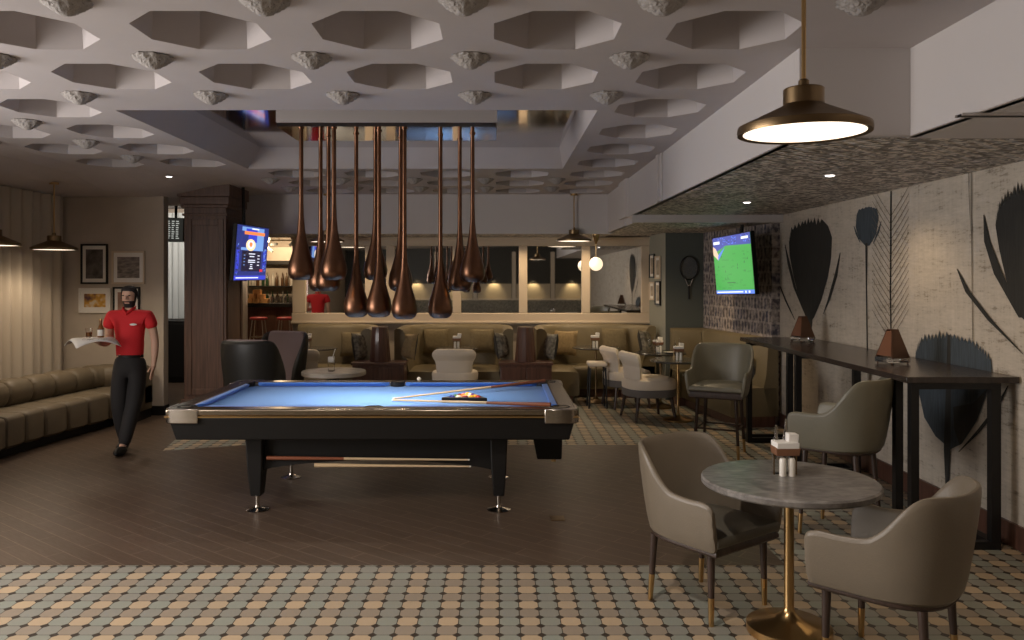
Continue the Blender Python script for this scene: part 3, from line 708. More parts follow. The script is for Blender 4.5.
slipper('cream rolled-back chair seen from behind in the middle booth', (at(455, 350, 10.8).x, 10.8, 0), face(0, 1), 1.06)
slipper('cream rolled-back chair seen from behind near the black chairs', (at(305, 350, 10.8).x, 10.8, 0), face(.15, 1), 1.06)

def wing(label, loc, rot, open_=False):
    t = thing('wing_chair', label, 'armchair', loc, rot, 'black wing chairs')
    mb = MB(); rings = []
    path = [(-.31, -.16), (-.32, -.02), (-.32, .1)]+[(-.32*math.cos(a), .1+.2*math.sin(a)) for a in [PI*i/12 for i in range(1, 12)]]+[(.32, .1), (.32, -.02), (.31, -.16)]
    P = [Vector(p) for p in path]
    for i, p in enumerate(P):
        d = (P[min(i+1, len(P)-1)]-P[max(i-1, 0)]).normalized(); nrm = Vector((-d.y, d.x))
        if nrm.dot(p) < 0: nrm = -nrm
        t_ = sm(-.16, .2, p.y); h = .64+.42*t_**.7
        rg = []
        for u, f in ((-.05, 0), (-.01, .4), (.02, .8), (.015, .97), (-.02, 1), (-.045, .97), (-.05, .8), (-.07, .4), (-.09, 0)):
            q = p+nrm*u; rg.append((q.x, q.y+.05*f, .22+(h-.22)*f))
        rings.append(rg)
    mb.loft(rings).build('shell', 'blackl', t, sub=1)
    MB().loft([[(x*s_, y0+y, z) for x, y in ((-.26, -.04), (.26, -.04), (.24, .05), (-.24, .05))] for z, s_, y0 in ((.42, 1, .14), (.7, 1.05, .18), (1.0, 1, .235), (1.06, .9, .235))]).build('back_cushion', 'mauve', t, bevel=.02, label='mauve back cushion')
    MB().box(-.24, .24, -.26, .2, .27, .44).build('seat_cushion', 'mauve', t, bevel=.04)
    for sx in (-1, 1):
        for sy in (-.2, .2): MB().tube([(sx*.2, sy, .28), (sx*.25, sy*1.25, 0)], [.02, .012]).build('leg', 'bronze', t)
    return t
wing('black wing chair with its back to the room beside the timber column', (at(256, 360, 8.95).x, 8.95, 0), face(.15, 1))
wing('black wing chair with mauve cushions turned towards the pool table', (at(277, 350, 9.95).x, 9.95, 0), face(-.32, -1))

# ------------------------------------------------------------------ tables
def pedestal(name, label, loc, r, h, th, top, leg, baser, group=None, lr=.02, rim=.02):
    t = thing(name, label, 'table', loc, 0, group)
    MB().lathe([(.001, h-th), (r-.008, h-th), (r, h-th+.008), (r, h-.008), (r-.008, h), (.001, h)], 56, caps=False).build('tabletop', top, t)
    MB().lathe([(.001, 0), (baser-.006, 0), (baser, .006), (baser, rim), (baser-.01, rim+.006), (lr*3.2, rim+.03), (lr*1.4, rim+.06), (lr, rim+.085), (lr, h-th-.02), (lr*3, h-th-.01), (lr*3, h-th), (.001, h-th)], 40, caps=False).build('pedestal', leg, t)
    return t
pedestal('bistro_table', 'round grey marble table on a brass pedestal in the right foreground', (1.42, 3.9, 0), .415, .75, .035, 'marble', 'brass', .2, lr=.023, rim=.04)
TB = (2.2, 9.75); TA = (2.19, 10.75); TC = (at(596, 345, 11.2).x, 11.2); TD = (at(457, 345, 11.36).x, 11.36); TE = (at(316, 345, 11.3).x, 11.3)
pedestal('bistro_table', 'small dark round table on a brass leg beside the nearest cream chair', (*TB, 0), .34, .74, .025, 'tabledk', 'brass', .18, lr=.016)
pedestal('bistro_table', 'small dark round table behind, laid with glasses and a plate', (*TA, 0), .34, .74, .025, 'tabledk', 'bronze', .18, lr=.016)
pedestal('bistro_table', 'small round table on a thin leg in the right-hand booth', (*TC, 0), .33, .77, .02, 'tabledk', 'bronze', .16, lr=.013)
pedestal('bistro_table', 'small dark round table in the middle booth behind the cream chair', (*TD, 0), .3, .75, .02, 'tabledk', 'bronze', .16, lr=.013)
pedestal('bistro_table', 'small round table in the left booth behind the black chairs', (*TE, 0), .3, .75, .02, 'tabledk', 'bronze', .16, lr=.013)
LT = (at(334, 372, 9.45).x, 9.45)
pedestal('low_table', 'low round table with a pale stone top beside the black wing chairs', (*LT, 0), .375, .64, .05, 'marblew', 'black', .22, lr=.06)
st = thing('small_stool', 'small pale upholstered stool under the right-hand booth table', 'stool', (at(597, 362, 10.75).x, 10.75, 0))
MB().box(-.13, .13, -.13, .13, .555, .615).build('seat', 'whitef', st, bevel=.02)
for sx in (-1, 1):
    for sy in (-1, 1): MB().tube([(sx*.1, sy*.1, .54), (sx*.12, sy*.12, 0)], [.013, .01]).build('leg', 'blackm', st)

ht = thing('high_table', 'long black high table on metal trestle frames along the mural wall', 'bar table', (0, 0, 0))
MB().box(2.59, 3.305, 5.07, 8.55, 1.06, 1.10).build('tabletop', mat('black_stained_oak', (.035, .026, .022), .22, noise=(5, .3, (6, 1, 1))), ht, bevel=.004)
def trestle(yy, single=False):
    tr = MB()
    for y_ in ((yy, yy+.2) if not single else (yy,)): tr.box(2.63, 2.68, y_, y_+.05, 0, 1.06)
    for y_, z0, z1 in ((yy, 0, .05), (yy+.2, 0, .05), (yy, 1.02, 1.06)): tr.box(2.68, 3.14, y_, y_+.05, z0, z1)
    tr.box(3.14, 3.20, yy, yy+.05, 0, 1.06); tr.box(3.14, 3.20, yy+.05, yy+.25, 0, .05); tr.box(2.63, 2.68, yy+.05, yy+.2, 0, .05)
    tr.build('trestle_frame', 'blackm', ht)
trestle(5.09); trestle(7.05); trestle(8.42, True)
M['lantern_pane'] = mat('amber_pane', (.15, .065, .035), .3)
M['lantern_cu'] = mat('lantern_copper', (.12, .065, .042), .32, .7)
def lantern(loc, label):
    t = thing('table_lantern', label, 'lantern', loc, R(20), 'copper lanterns on the high table')
    for sy in (-1, 1):
        MB().loft([[(a, b, z) for a, b in ((-h, y0-.004), (h, y0-.004), (h, y0+.004), (-h, y0+.004))] for z, h, y0 in ((.045, .085, sy*.075), (.25, .03, sy*.022))]).build('shade_panel', 'lantern_cu', t)
    MB().box(-.031, .031, -.026, .026, .245, .252).build('cap', 'copper', t)
    for sx in (-1, 1):
        MB().loft([[(sx*x0+a, b*w_, z) for a, b in ((-.003, -1), (.003, -1), (.003, 1), (-.003, 1))] for z, x0, w_ in ((.06, .08, .066), (.24, .03, .02))]).build('lit_pane', 'lantern_pane', t)
    MB().box(-.09, .09, -.08, .08, .012, .05).build('glass_base', 'glass', t, bevel=.006)
    for sx in (-1, 1):
        for sy in (-1, 1): MB().ball((sx*.075, sy*.065, .007), .0075, 8).build('foot', 'copper', t)
lantern((2.90, 5.88, 1.10), 'copper tapered lantern at the near end of the high table')
lantern((3.03, 7.95, 1.10), 'copper tapered lantern at the far end of the high table')

# condiment caddies
def caddy(loc, label, big=True, rot=0):
    t = thing('condiment_caddy', label, 'condiment caddy', loc, rot, 'condiment caddies')
    for x_ in (-.022, .022): MB().lathe([(.001, 0), (.016, 0), (.0165, .003), (.0165, .078), (.013, .088), (.001, .09)], 16, (x_, -.03, 0)).build('shaker', 'porcelain', t)
    MB().loft([[(a, b, z) for a, b in ((-.062*s, -.045), (.062*s, -.045), (.062*s, .04), (-.062*s, .04))] for z, s in ((.1, .92), (.14, 1))]).build('leather_tray', 'leather_br', t, bevel=.004)
    MB().box(-.055, .055, -.046, .046, .135, .165).box(.0, .05, -.02, .035, .16, .205, T=Matrix.Rotation(.06, 4, 'Y')).build('napkins', 'paper', t, bevel=.003)
    for x_ in (-.055, .055): MB().tube([(x_, .0, 0), (x_, .0, .11)], .004, 6).build('post', 'bronze', t)
    MB().lathe([(.001, 0), (.02, 0), (.02, .12), (.017, .15), (.008, .19), (.005, .24), (.001, .24)], 14, (-.035, .03, 0)).build('glass_bottle', 'glass', t)
    if big: MB().lathe([(.001, 0), (.02, 0), (.02, .13), (.016, .17), (.007, .22), (.004, .27), (.001, .27)], 14, (.015, .035, 0)).build('glass_bottle', 'glass', t)
    return t
caddy((1.43, 3.98, .75), 'condiment caddy of white shakers and napkins on the marble table')
caddy((at(681, 360, 9.72).x-.03, 9.72, .74), 'condiment caddy on the dark table by the nearest cream chair')
caddy((at(658, 352, 10.72).x, 10.72, .74), 'condiment caddy on the dark table laid with glasses', rot=.3)
caddy((at(595, 344, 11.15).x, 11.15, .77), 'condiment caddy on the thin-legged table in the right-hand booth')
caddy((TD[0], TD[1]-.05, .75), 'condiment caddy on the table in the middle booth')
caddy((at(307, 344, 11.25).x, 11.25, .75), 'condiment caddy on the table in the left booth')
dk = thing('drinking_glass', 'tumbler with napkin and straw on the low pale table', 'glass', (LT[0]-.02, 9.4, .64))
MB().lathe([(.001, 0), (.038, 0), (.042, .13), (.039, .13), (.035, .006), (.001, .006)], 18, caps=False).build('tumbler', 'glass', dk)
MB().box(-.035, .035, -.03, .03, .1, .17).build('napkins', 'paper', dk, bevel=.005); MB().tube([(0, 0, .12), (.045, 0, .26)], .005, 6).build('straw', 'porcelain', dk)
def wine(loc, label):
    return MB().lathe([(.001, 0), (.032, 0), (.03, .004), (.004, .01), (.004, .08), (.02, .095), (.035, .125), (.036, .15), (.03, .185), (.0285, .185), (.034, .15), (.033, .127), (.018, .098), (.001, .092)], 18, caps=False).build('wine_glass', 'glass'), loc, label
for k_, (dx, dy, lb_) in enumerate(((-.16, -.1, 'clear wine glass at the left of the laid dark table'), (-.07, -.17, 'clear wine glass in front on the laid dark table'))):
    o, _, _ = wine(None, None); o.location = (TA[0]+dx, TA[1]+dy, .74); tag(o, lb_, 'wine glass', 'wine glasses on the laid table')
o = MB().lathe([(.001, 0), (.05, 0), (.09, .012), (.1, .018), (.09, .016), (.05, .006), (.001, .006)], 28, caps=False).build('plate', 'porcelain'); o.location = (TA[0]-.02, TA[1]-.18, .741); tag(o, 'small white plate on the laid dark table', 'plate')
o.location = (TA[0]+.1, TA[1]-.19, .741)

# ------------------------------------------------------------------ banquettes
def resample(P, step):
    P = [Vector(p) for p in P]; out = [P[0].copy()]; 
    for a, b in zip(P, P[1:]):
        L = (b-a).length; n = max(1, int(round(L/step)))
        for i in range(1, n+1): out.append(a+(b-a)*i/n)
    return out
def arc(cx_, cy_, r, a0, a1, n=8): return [(cx_+r*math.cos(R(a0+(a1-a0)*i/n)), cy_+r*math.sin(R(a0+(a1-a0)*i/n))) for i in range(n+1)]
def sweep(P, prof, chan=None, side=1, amp=.05):
    """profile (u = distance from the wall line, z); chan = channel width for tufted grooves"""
    P = [Vector(p) for p in P]; N = len(P); rings = []; s = 0; L = [0]
    for i in range(1, N): s += (P[i]-P[i-1]).length; L.append(s)
    if chan: cn = max(1, round(s/chan)); cw = s/cn
    um = sum(u for u, z in prof)/len(prof); zm = sum(z for u, z in prof)/len(prof)
    for i, p in enumerate(P):
        d1 = (P[i]-P[i-1]).normalized() if i else (P[1]-P[0]).normalized(); d2 = (P[i+1]-P[i]).normalized() if i < N-1 else d1
        n1, n2 = Vector((-d1.y, d1.x))*side, Vector((-d2.y, d2.x))*side; nn = n1+n2; nn = nn/(nn.length_squared/2) if nn.length > .1 else n1
        g = 0
        if chan:
            f = (L[i]/cw) % 1; f = min(f, 1-f); g = .75*math.exp(-(f*cw/.014)**2)+.25*math.exp(-(f*cw/.05)**2)
        rg = []
        for u, z in prof:
            dv = Vector((u-um, z-zm)); 
            if dv.length > 1e-6: dv = dv.normalized()*amp*g
            q = p+nn*(u-(dv.x if u > .02 else 0)); rg.append((q.x, q.y, z-(dv.y if z > .08 else 0)))
        rings.append(rg)
    return MB().loft(rings)
seatp = [(.02, .12), (.56, .12), (.585, .15), (.585, .40), (.57, .435), (.53, .45), (.3, .455), (.02, .455)]
def backp(h, t=.17): return [(.0, .12), (t-.02, .12), (t+.06, .46), (t+.03, .6), (t, h-.06), (t-.03, h-.015), (t-.07, h), (.03, h), (0, h-.02)]
rollp = [(.0, .14), (.22, .14), (.25, .40), (.30, .45), (.32, .53), (.30, .61), (.24, .66), (.12, .67), (.03, .64), (0, .58)]
plin = [(.04, 0), (.5, 0), (.5, .125), (.04, .125)]
def banquette(label, P, m, bp_, chan=None, bchan=None, side=1, group='upholstered banquettes', plm='wood_red'):
    t = thing('banquette', label, 'banquette', (0, 0, 0), 0, group)
    P = resample(P, .06 if not chan else .015)
    sweep(P, seatp, chan, side).build('seat', m, t, ang=50); sweep(P, bp_, bchan or chan, side).build('backrest', m, t, ang=50); sweep(P, plin, None, side).build('plinth', plm, t)
    return t
# left couch: tufted, along the curtain then returning along the picture wall
lp = [(-5.42, 4.6), (-5.42, 7.4)]+[(-5.42, 7.9), (-5.36, 8.4), (-5.28, 8.9), (-5.22, 9.35)]
Pm = [(-5.37, 4.6), (-5.37, 7.7), (-5.33, 8.2), (-5.25, 8.7), (-5.17, 9.2), (-5.13, 9.55), (-5.08, 9.8), (-4.95, 9.98), (-4.75, 10.06), (-4.32, 10.06)]
t = thing('banquette', 'brown tufted leather couch curving from the curtain to the picture wall', 'banquette', (0, 0, 0), 0, 'upholstered banquettes')
Pr = resample(Pm, .009)
seat2 = [(.02, .09), (.67, .09), (.71, .12), (.71, .36), (.695, .39), (.66, .405), (.3, .41), (.02, .41)]
sweep(Pr, seat2, .34, -1).build('seat', 'brownleather', t, ang=50); sweep(Pr, rollp, .34, -1).build('backrest', 'brownleather', t, ang=50); sweep(resample(Pm, .08), [(.04, 0), (.62, 0), (.62, .11), (.04, .11)], None, -1).build('plinth', 'black', t)
# booths before the mirrors
XP = [at(382, 0, 10.9).x, at(525, 0, 10.9).x]
def booth(label, x0, x1, yf=10.95, r=.55, right_open=False, left_open=False, yfr=None):
    yb = 12.21; yfr = yfr or yf; P = []
    if left_open: P += [(x0, yb)]
    else: P += [(x0, yf), (x0, yb-r)]+[(x0+r-r*math.cos(R(a)), yb-r+r*math.sin(R(a))) for a in (15, 30, 45, 60, 75, 90)]
    if right_open: P += [(x1, yb)]
    else: P += [(x1-r+r*math.sin(R(a)), yb-r+r*math.cos(R(a))) for a in (0, 15, 30, 45, 60, 75, 90)]+[(x1, yfr)]
    return banquette(label, P, 'olive', backp(1.04, .14), side=-1)
booth('olive leather booth seat left of the left tapered wooden post', -3.0, XP[0]-.16, left_open=True)
booth('olive leather booth seat between the two tapered wooden posts', XP[0]+.16, XP[1]-.16)
booth('olive leather booth seat right of the right tapered wooden post', XP[1]+.16, 2.30, yfr=11.6)
banquette('olive leather corner banquette under the racket and the figured wallpaper', [(2.45, 11.37), (2.92, 11.37), (3.0, 11.28), (3.27, 9.32)], 'olive', backp(1.03, .12), side=-1)
for i, (xp, s_) in enumerate(zip(XP, ('left', 'right'))):
    cabw = thing('booth_cabinet', 'low dark wooden cabinet below the %s tapered post' % s_, 'cabinet', (xp, 10.75, 0), 0, 'cabinets between booths')
    MB().box(-.34, .34, -.2, .16, .05, .585).build('body', 'wood_red', cabw, bevel=.006); MB().box(-.36, .36, -.22, .17, .585, .62).build('cabinet_top', 'wood_red', cabw, bevel=.006)
    MB().box(-.31, .31, -.17, .14, 0, .05).build('plinth', 'black', cabw)
    for sx in (-1, 1): MB().box(sx*.165-.155, sx*.165+.155, -.21, -.2, .09, .55).build('door', 'wood_red', cabw, bevel=.004)
    o = MB().loft([[(h*math.cos(2*PI*j/16), h*math.sin(2*PI*j/16), z) for j in range(16)] for z, h in ((0, .14), (.01, .142), (.45, .108), (.46, .105))]).build('tapered_post', 'wood_red', ang=20)
    o.location = (xp, 10.72, .62); tag(o, 'tapered faceted wooden post on the %s booth cabinet' % s_, 'wooden post', 'tapered posts between booths')
# cushions
def cushion(px, py, d, label, m, rz=0, tilt=-14, s=.40, back='cush_k'):
    p = at(px, py, d)
    t = thing('throw_cushion', label, 'cushion', p, (R(tilt), 0, R(rz)), 'cushions on the banquettes')
    def half(sg):
        mb = MB(); n = 10; vs = []; fs = []
        for i in range(n+1):
            for j in range(n+1):
                a, b = i/n*2-1, j/n*2-1
                pin = 1-.08*(abs(a)**3*(1-b*b)+abs(b)**3*(1-a*a))*1
                bul = (1-a**4)*(1-b**4); vs.append((a*s/2*pin, sg*(-.004-.07*bul**.6), b*s/2*pin))
        for i in range(n):
            for j in range(n): fs.append((i*(n+1)+j, (i+1)*(n+1)+j, (i+1)*(n+1)+j+1, i*(n+1)+j+1))
        return mb.add(vs, fs)
    half(1).build('front_cover', m, t, recalc=False); half(-1).build('back_cover', back, t, recalc=False)
    return t
cushion(353, 344, 11.93, 'olive cushion at the back of the left booth', 'cush_o', s=.38)
cushion(362, 346, 10.98, 'patterned cushion leaning beside the left tapered post', 'cush_p', 62, -10, .38)
cushion(407, 346, 11.0, 'tan cushion leaning at the left end of the middle booth', 'cush_t', -38, -12, .36)
cushion(436, 341, 11.93, 'olive cushion behind the cream chair, left of the middle caddy', 'cush_o', s=.38)
cushion(482, 341, 11.93, 'olive cushion in the middle booth right of its caddy', 'cush_o', s=.38)
cushion(503, 345, 10.98, 'patterned cushion at the right end of the middle booth', 'cush_p', 60, -10, .36)
cushion(549, 346, 10.98, 'patterned cushion leaning right of the right tapered post', 'cush_p', -62, -10, .36)
cushion(565, 343, 11.9, 'tan cushion at the back left of the right-hand booth', 'cush_t', -20, s=.38)
cushion(615, 341, 11.93, 'olive cushion at the back right of the right-hand booth', 'cush_o', s=.40)
cushion(646, 342, 11.6, 'patterned cushion in the corner by the grey-green wall', 'cush_p', 55, -12, .36)
cushion(757, 371, 9.72, 'grey-green cushion at the end of the corner banquette', 'cush_o', 66, -12, .36)

# ------------------------------------------------------------------ screens
def screen(name, label, pTL, pTR, pBR, pBL, front_fn, pole=None):
    """a thin television whose screen picture is a small mosaic of lit faces"""
    c = (pTL+pTR+pBR+pBL)/4; ex = ((pTR-pTL)+(pBR-pBL)).normalized(); ez = ((pTL-pBL)+(pTR-pBR)).normalized(); n = ex.cross(ez).normalized(); ez = n.cross(ex)*-1
    if ez.z < 0: ez = -ez
    if n.dot(Vector((0, 0, CAMH))-c) < 0: n = -n
    W = ((pTR-pTL).length+(pBR-pBL).length)/4; H = ((pTL-pBL).length+(pTR-pBR).length)/4
    t = thing(name, label, 'television', c)
    P = lambda a, b, e: ex*a*W+ez*b*H+n*e
    k = MB(); k.loft([[P(a*1.02, b*1.03, e) for a, b in ((-1, -1), (1, -1), (1, 1), (-1, 1))] for e in (-.05, 0)]); k.loft([[P(a*.5, b*.5, e) for a, b in ((-1, -1), (1, -1), (1, 1), (-1, 1))] for e in (-.12, -.05)])
    k.build('casing', 'black', t, bevel=.004)
    front_fn(t, P)
    if pole:
        q = c-n*.1; MB().tube([(-n*.1).to_tuple(), (-n.x*.12, -n.y*.12, pole-c.z)], .022, 8).build('ceiling_pole', 'blackm', t)
    return t
def quad(P, a0, a1, b0, b1, e): return [P(a0, b0, e), P(a1, b0, e), P(a1, b1, e), P(a0, b1, e)]
def football(t, P):
    mats = [emis('scr_grass', (.035, .30, .045), 1.0), emis('scr_grass_dark', (.028, .25, .038), 1.0), emis('scr_crowd', (.035, .05, .30), 1), emis('scr_blue', (.08, .18, .75), 1), emis('scr_white', (.8, .85, .95), 1), emis('scr_sand', (.75, .5, .35), 1), emis('scr_navy', (.015, .02, .12), 1), emis('scr_player', (.01, .05, .02), 1)]
    k = MB(); q = lambda a0, a1, b0, b1, mi, e=.002: k.add(quad(P, a0, a1, b0, b1, e), [(0, 1, 2, 3)], mi)
    q(-1, 1, -1, 1, 0)
    for i in range(40): a, b = random.uniform(-.95, .8), random.uniform(-.85, .4); q(a, a+random.uniform(.05, .2), b, b+.05, 1, .0025)
    k.add([P(-1, .45, .003), P(-.45, .62, .003), P(-.3, .68, .003), P(1, .62, .003), P(1, 1, .003), P(-1, 1, .003)], [(0, 1, 2, 3, 4, 5)], 2)
    for i in range(60):
        a, b = random.uniform(-.97, .95), random.uniform(.7, .95); q(a, a+.05, b, b+.03, random.choice((3, 3, 6, 3, 2)), .0035)
    k.add([P(-1, .4, .004), P(-.75, .2, .004), P(-.7, .35, .004), P(-.85, .62, .004), P(-1, .7, .004)], [(0, 1, 2, 3, 4)], 5)
    k.add([P(-.75, .18, .004), P(-.4, .55, .004), P(-.36, .62, .004), P(-.75, .36, .004)], [(0, 1, 2, 3)], 3)
    q(.55, .9, .82, .9, 4, .0045); q(-.95, -.6, .76, .86, 4, .0045)
    q(-1, 1, -1, -.87, 3, .003); q(-.95, .45, -.955, -.915, 4, .004); q(.55, .62, -.97, -.9, 4, .004); q(.72, .8, -.97, -.9, 4, .004)
    for i in range(11):
        a, b = random.uniform(-.8, .8), random.uniform(-.7, .3); q(a, a+.025, b, b+.07, 7, .003)
    q(-.35, .1, -.62, -.6, 7, .003)
    k.build('screen', mats, t, smooth=False, recalc=False)
def scoreboard(t, P):
    mats = [emis('scr_deep', (.02, .03, .16), 1), emis('scr_blue2', (.035, .05, .50), 1), emis('scr_sky', (.16, .30, .62), 1), emis('scr_orange', (.85, .22, .06), 1), emis('scr_cream', (.95, .68, .38), 1), emis('scr_wht', (.75, .78, .9), 1), emis('scr_black', (.012, .01, .03), 1), emis('scr_red', (.6, .03, .05), 1)]
    k = MB(); q = lambda a0, a1, b0, b1, mi, e=.002: k.add(quad(P, a0, a1, b0, b1, e), [(0, 1, 2, 3)], mi)
    q(-1, 1, -1, 1, 0); q(-.7, .7, .1, .95, 2, .0025); q(-.72, -.3, .2, .8, 0, .003); q(-.45, .25, .4, .9, 1, .0028)
    q(-.55, .75, .68, .8, 3, .0035); q(-.1, .35, .88, .93, 5, .0035)
    for a in (-.9, .78): q(a-.04, a+.12, -.6, .1, 1, .003)
    for i in range(80):
        a = random.choice((-.92, .8))+random.uniform(-.05, .1); b = random.uniform(-.8, .3); q(a, a+.05, b, b+.05, random.choice((2, 1, 0, 0, 6, 1)), .0035)
    q(-.62, .6, -.68, .08, 6, .003); q(.55, .75, -.7, -.6, 7, .004)
    k.add([P(-.12+.3*math.cos(2*PI*i/20), .30+.22*math.sin(2*PI*i/20), .004) for i in range(20)], [tuple(range(20))], 4)
    k.add([P(-.12+.2*math.cos(2*PI*i/20), .31+.15*math.sin(2*PI*i/20), .0045) for i in range(20)], [tuple(range(20))], 5)
    k.add([P(-.22, .30, .005), P(-.12, .2, .005), P(-.02, .30, .005), P(-.04, .4, .005), P(-.2, .4, .005)], [(0, 1, 2, 3, 4)], 3)
    for b, a0, a1 in ((-.02, -.1, .3), (-.12, -.05, .25), (-.26, -.12, .32), (-.33, -.12, .32), (-.42, .02, .16), (-.5, .02, .16), (-.57, -.02, .2)): q(a0-.1, a1-.1, b-.022, b+.01, 5, .004)
    for b in (-.1, -.22, -.34, -.46): q(-.5, -.42, b, b+.03, 2, .004); q(.36, .5, b, b+.03, 5, .004)
    q(-1, 1, -1, -.84, 1, .003); q(-.9, .5, -.94, -.9, 5, .004)
    k.build('screen', mats, t, smooth=False, recalc=False)
screen('television', 'television showing a green football pitch by the figured wallpaper', at(712, 239, 10.2), at(749, 232, 9.15), at(756, 293.5, 9.1), at(717.6, 294, 10.15), football, 2.375)
screen('television', 'television with blue score graphics beside the timber column', at(237.8, 224, 9.95), at(268.8, 229, 11.0), at(265, 279.4, 11.0), at(233, 280.3, 9.95), scoreboard, ZC)
def menu(t, P):
    mats = [emis('scr_dark', (.015, .015, .013), 1), emis('scr_grey', (.35, .36, .33), 1)]
    k = MB(); k.add(quad(P, -1, 1, -1, 1, .002), [(0, 1, 2, 3)], 0)
    for i in range(9):
        for j in range(3): k.add(quad(P, -.55+j*.42, -.55+j*.42+random.uniform(.2, .34), -.75+i*.18, -.68+i*.18, .003), [(0, 1, 2, 3)], 1)
    k.build('screen', mats, t, smooth=False, recalc=False)
screen('menu_screen', 'small dark menu screen high in the passage left of the column', at(163, 217, 11.9), at(183, 219, 11.9), at(183, 241, 11.9), at(163, 242, 11.9), menu, 3.0)

# ------------------------------------------------------------------ pictures, racket
def picture(label, c, w_, h_, fr, art, rot=0, mat_='paper', bw=.022, mount=.2, group='framed pictures'):
    t = thing('framed_picture', label, 'picture', c, rot, group)
    mb = MB().loft([[(a*x_, e, b*z_) for a, b in ((-1, -1), (1, -1), (1, 1), (-1, 1))] for x_, z_, e in ((w_/2, h_/2, 0), (w_/2, h_/2, -.025), (w_/2-bw, h_/2-bw, -.025), (w_/2-bw, h_/2-bw, 0))], loop=True)
    mb.build('frame', fr, t, bevel=.002)
    MB().box(-w_/2+bw, w_/2-bw, -.012, -.004, -h_/2+bw, h_/2-bw).build('mount', mat_, t)
    k = mount*w_; MB().box(-w_/2+bw+k*.7, w_/2-bw-k*.7, -.014, -.012, -h_/2+bw+k*.8, h_/2-bw-k*.8).build('print', art, t)
    return t
g1 = mat('print_dark_portrait', (.10, .085, .075), .6, noise=(9, .7)); g2 = mat('print_grey_scene', (.20, .17, .15), .6, noise=(12, .6, (1, 1, 3)))
g4 = mat('print_sepia', (.30, .17, .12), .6, noise=(9, .4)); g5 = mat('print_buff', (.36, .30, .22), .6, noise=(10, .5))
g3 = mat('print_yellow_flowers', (.4, .3, .1), .6); k = NT(g3); tcn = k.n('ShaderNodeTexCoord'); nn_ = k.n('ShaderNodeTexNoise'); nn_.inputs['Scale'].default_value = 9; k.nt.links.new(tcn.outputs['Object'], nn_.inputs['Vector'])
rp = k.n('ShaderNodeValToRGB'); e = rp.color_ramp.elements; e[0].position = .38; e[0].color = (.12, .05, .06, 1); e[1].position = .62; e[1].color = (.65, .55, .40, 1); q_ = e.new(.52); q_.color = (.62, .33, .04, 1)
k.nt.links.new(nn_.outputs['Fac'], rp.inputs[0]); k.col(rp.outputs[0])
def wallpic(x0, x1, y0, y1, label, fr, art, **kw):
    d = 10.13; a, b = at(x0, y0, d), at(x1, y1, d); picture(label, ((a.x+b.x)/2, 10.139, (a.z+b.z)/2), b.x-a.x, a.z-b.z, fr, art, **kw)
wallpic(81, 108, 244, 284, 'black-framed dark portrait at the upper left of the picture wall', 'black', g1, mount=.17)
wallpic(112, 145, 251, 284, 'pale-framed grey print at the upper right of the picture wall', 'cream', g2, mount=.16)
wallpic(79, 111, 288, 313, 'white-framed print with yellow blooms at the lower left of the picture wall', 'paper', g3, mount=.16)
wallpic(113, 140, 287, 322, 'black-framed print behind the head of the man in red', 'black', g4, mount=.16)
ang = math.atan2(2.315-2.395, .9)
for y_, py0, py1, fr, lb_ in ((11.72, 256, 279, 'cream', 'upper near'), (12.02, 254, 278, 'black', 'upper far'), (11.72, 281, 305, 'black', 'lower near'), (12.02, 282, 300, 'cream', 'lower far')):
    z0, z1 = at(0, py1, y_).z, at(0, py0, y_).z; xx = 2.395-(y_-11.4)*.08/.9-.006
    picture('small %s picture with %s frame on the grey-green side wall' % (lb_, 'pale' if fr == 'cream' else 'black'), (xx, y_, (z0+z1)/2), .25, z1-z0, fr, g5, rot=-PI/2-.09*-1+.0, group='pictures on the grey-green wall')
rk = thing('tennis_racket', 'tennis racket with black grip hung on the dark green wall', 'racket', (at(689, 268, 11.37).x, 11.372, at(689, 268, 11.37).z))
MB().tube([(.125*math.cos(a), 0, .165*math.sin(a)) for a in [2*PI*i/36 for i in range(36)]], .0085, 8, closed=True).build('frame', 'blackm', rk)
MB().tube([(-.055, 0, -.148), (-.012, 0, -.26)], .008).tube([(.055, 0, -.148), (.012, 0, -.26)], .008).tube([(-.014, 0, -.25), (.014, 0, -.25)], .011).build('throat', 'silver', rk)
sg = MB()
for i in range(-6, 7):
    a = i*.0185; h = .165*math.sqrt(max(0, 1-(a/.125)**2)); sg.tube([(a, 0, -h), (a, 0, h)], .0009, 4)
for i in range(-8, 9):
    a = i*.0185; h = .125*math.sqrt(max(0, 1-(a/.165)**2)); sg.tube([(-h, 0, a), (h, 0, a)], .0009, 4)
sg.build('strings', 'silver', rk); MB().lathe([(.001, -.44), (.017, -.44), (.015, -.42), (.014, -.25), (.001, -.25)], 10).build('grip', 'black', rk)

# ------------------------------------------------------------------ curtains
def curtain(label, P, z0, z1, m, amp=.045, wl=.16, name='curtain', group=None):
    P = resample(P, .02); s = 0; rings = []
    for i, p in enumerate(P):
        d = (P[min(i+1, len(P)-1)]-P[max(i-1, 0)]).normalized(); n = Vector((-d.y, d.x))
        f = amp*(math.sin(s*2*PI/wl)+.4*math.sin(s*2*PI/wl*.37+1))
        rings.append([((p+n*(f*k_)).x, (p+n*(f*k_)).y, z) for z, k_ in ((z1, .75), (z0+(z1-z0)*.6, .9), (z0, 1.1))]+[((p+n*(f*k_-.006)).x, (p+n*(f*k_-.006)).y, z) for z, k_ in ((z0, 1.1), (z0+(z1-z0)*.6, .9), (z1, .75))])
        s += .02
    return tag(MB().loft(rings).build(name, m, ang=80), label, 'curtain', group)
curtain('long beige pleated curtain down the left wall behind the couch', [(-5.46, 5.2), (-5.46, 9.9), (-5.42, 10.06)], .02, 2.75, 'curtain', amp=.035, wl=.2)
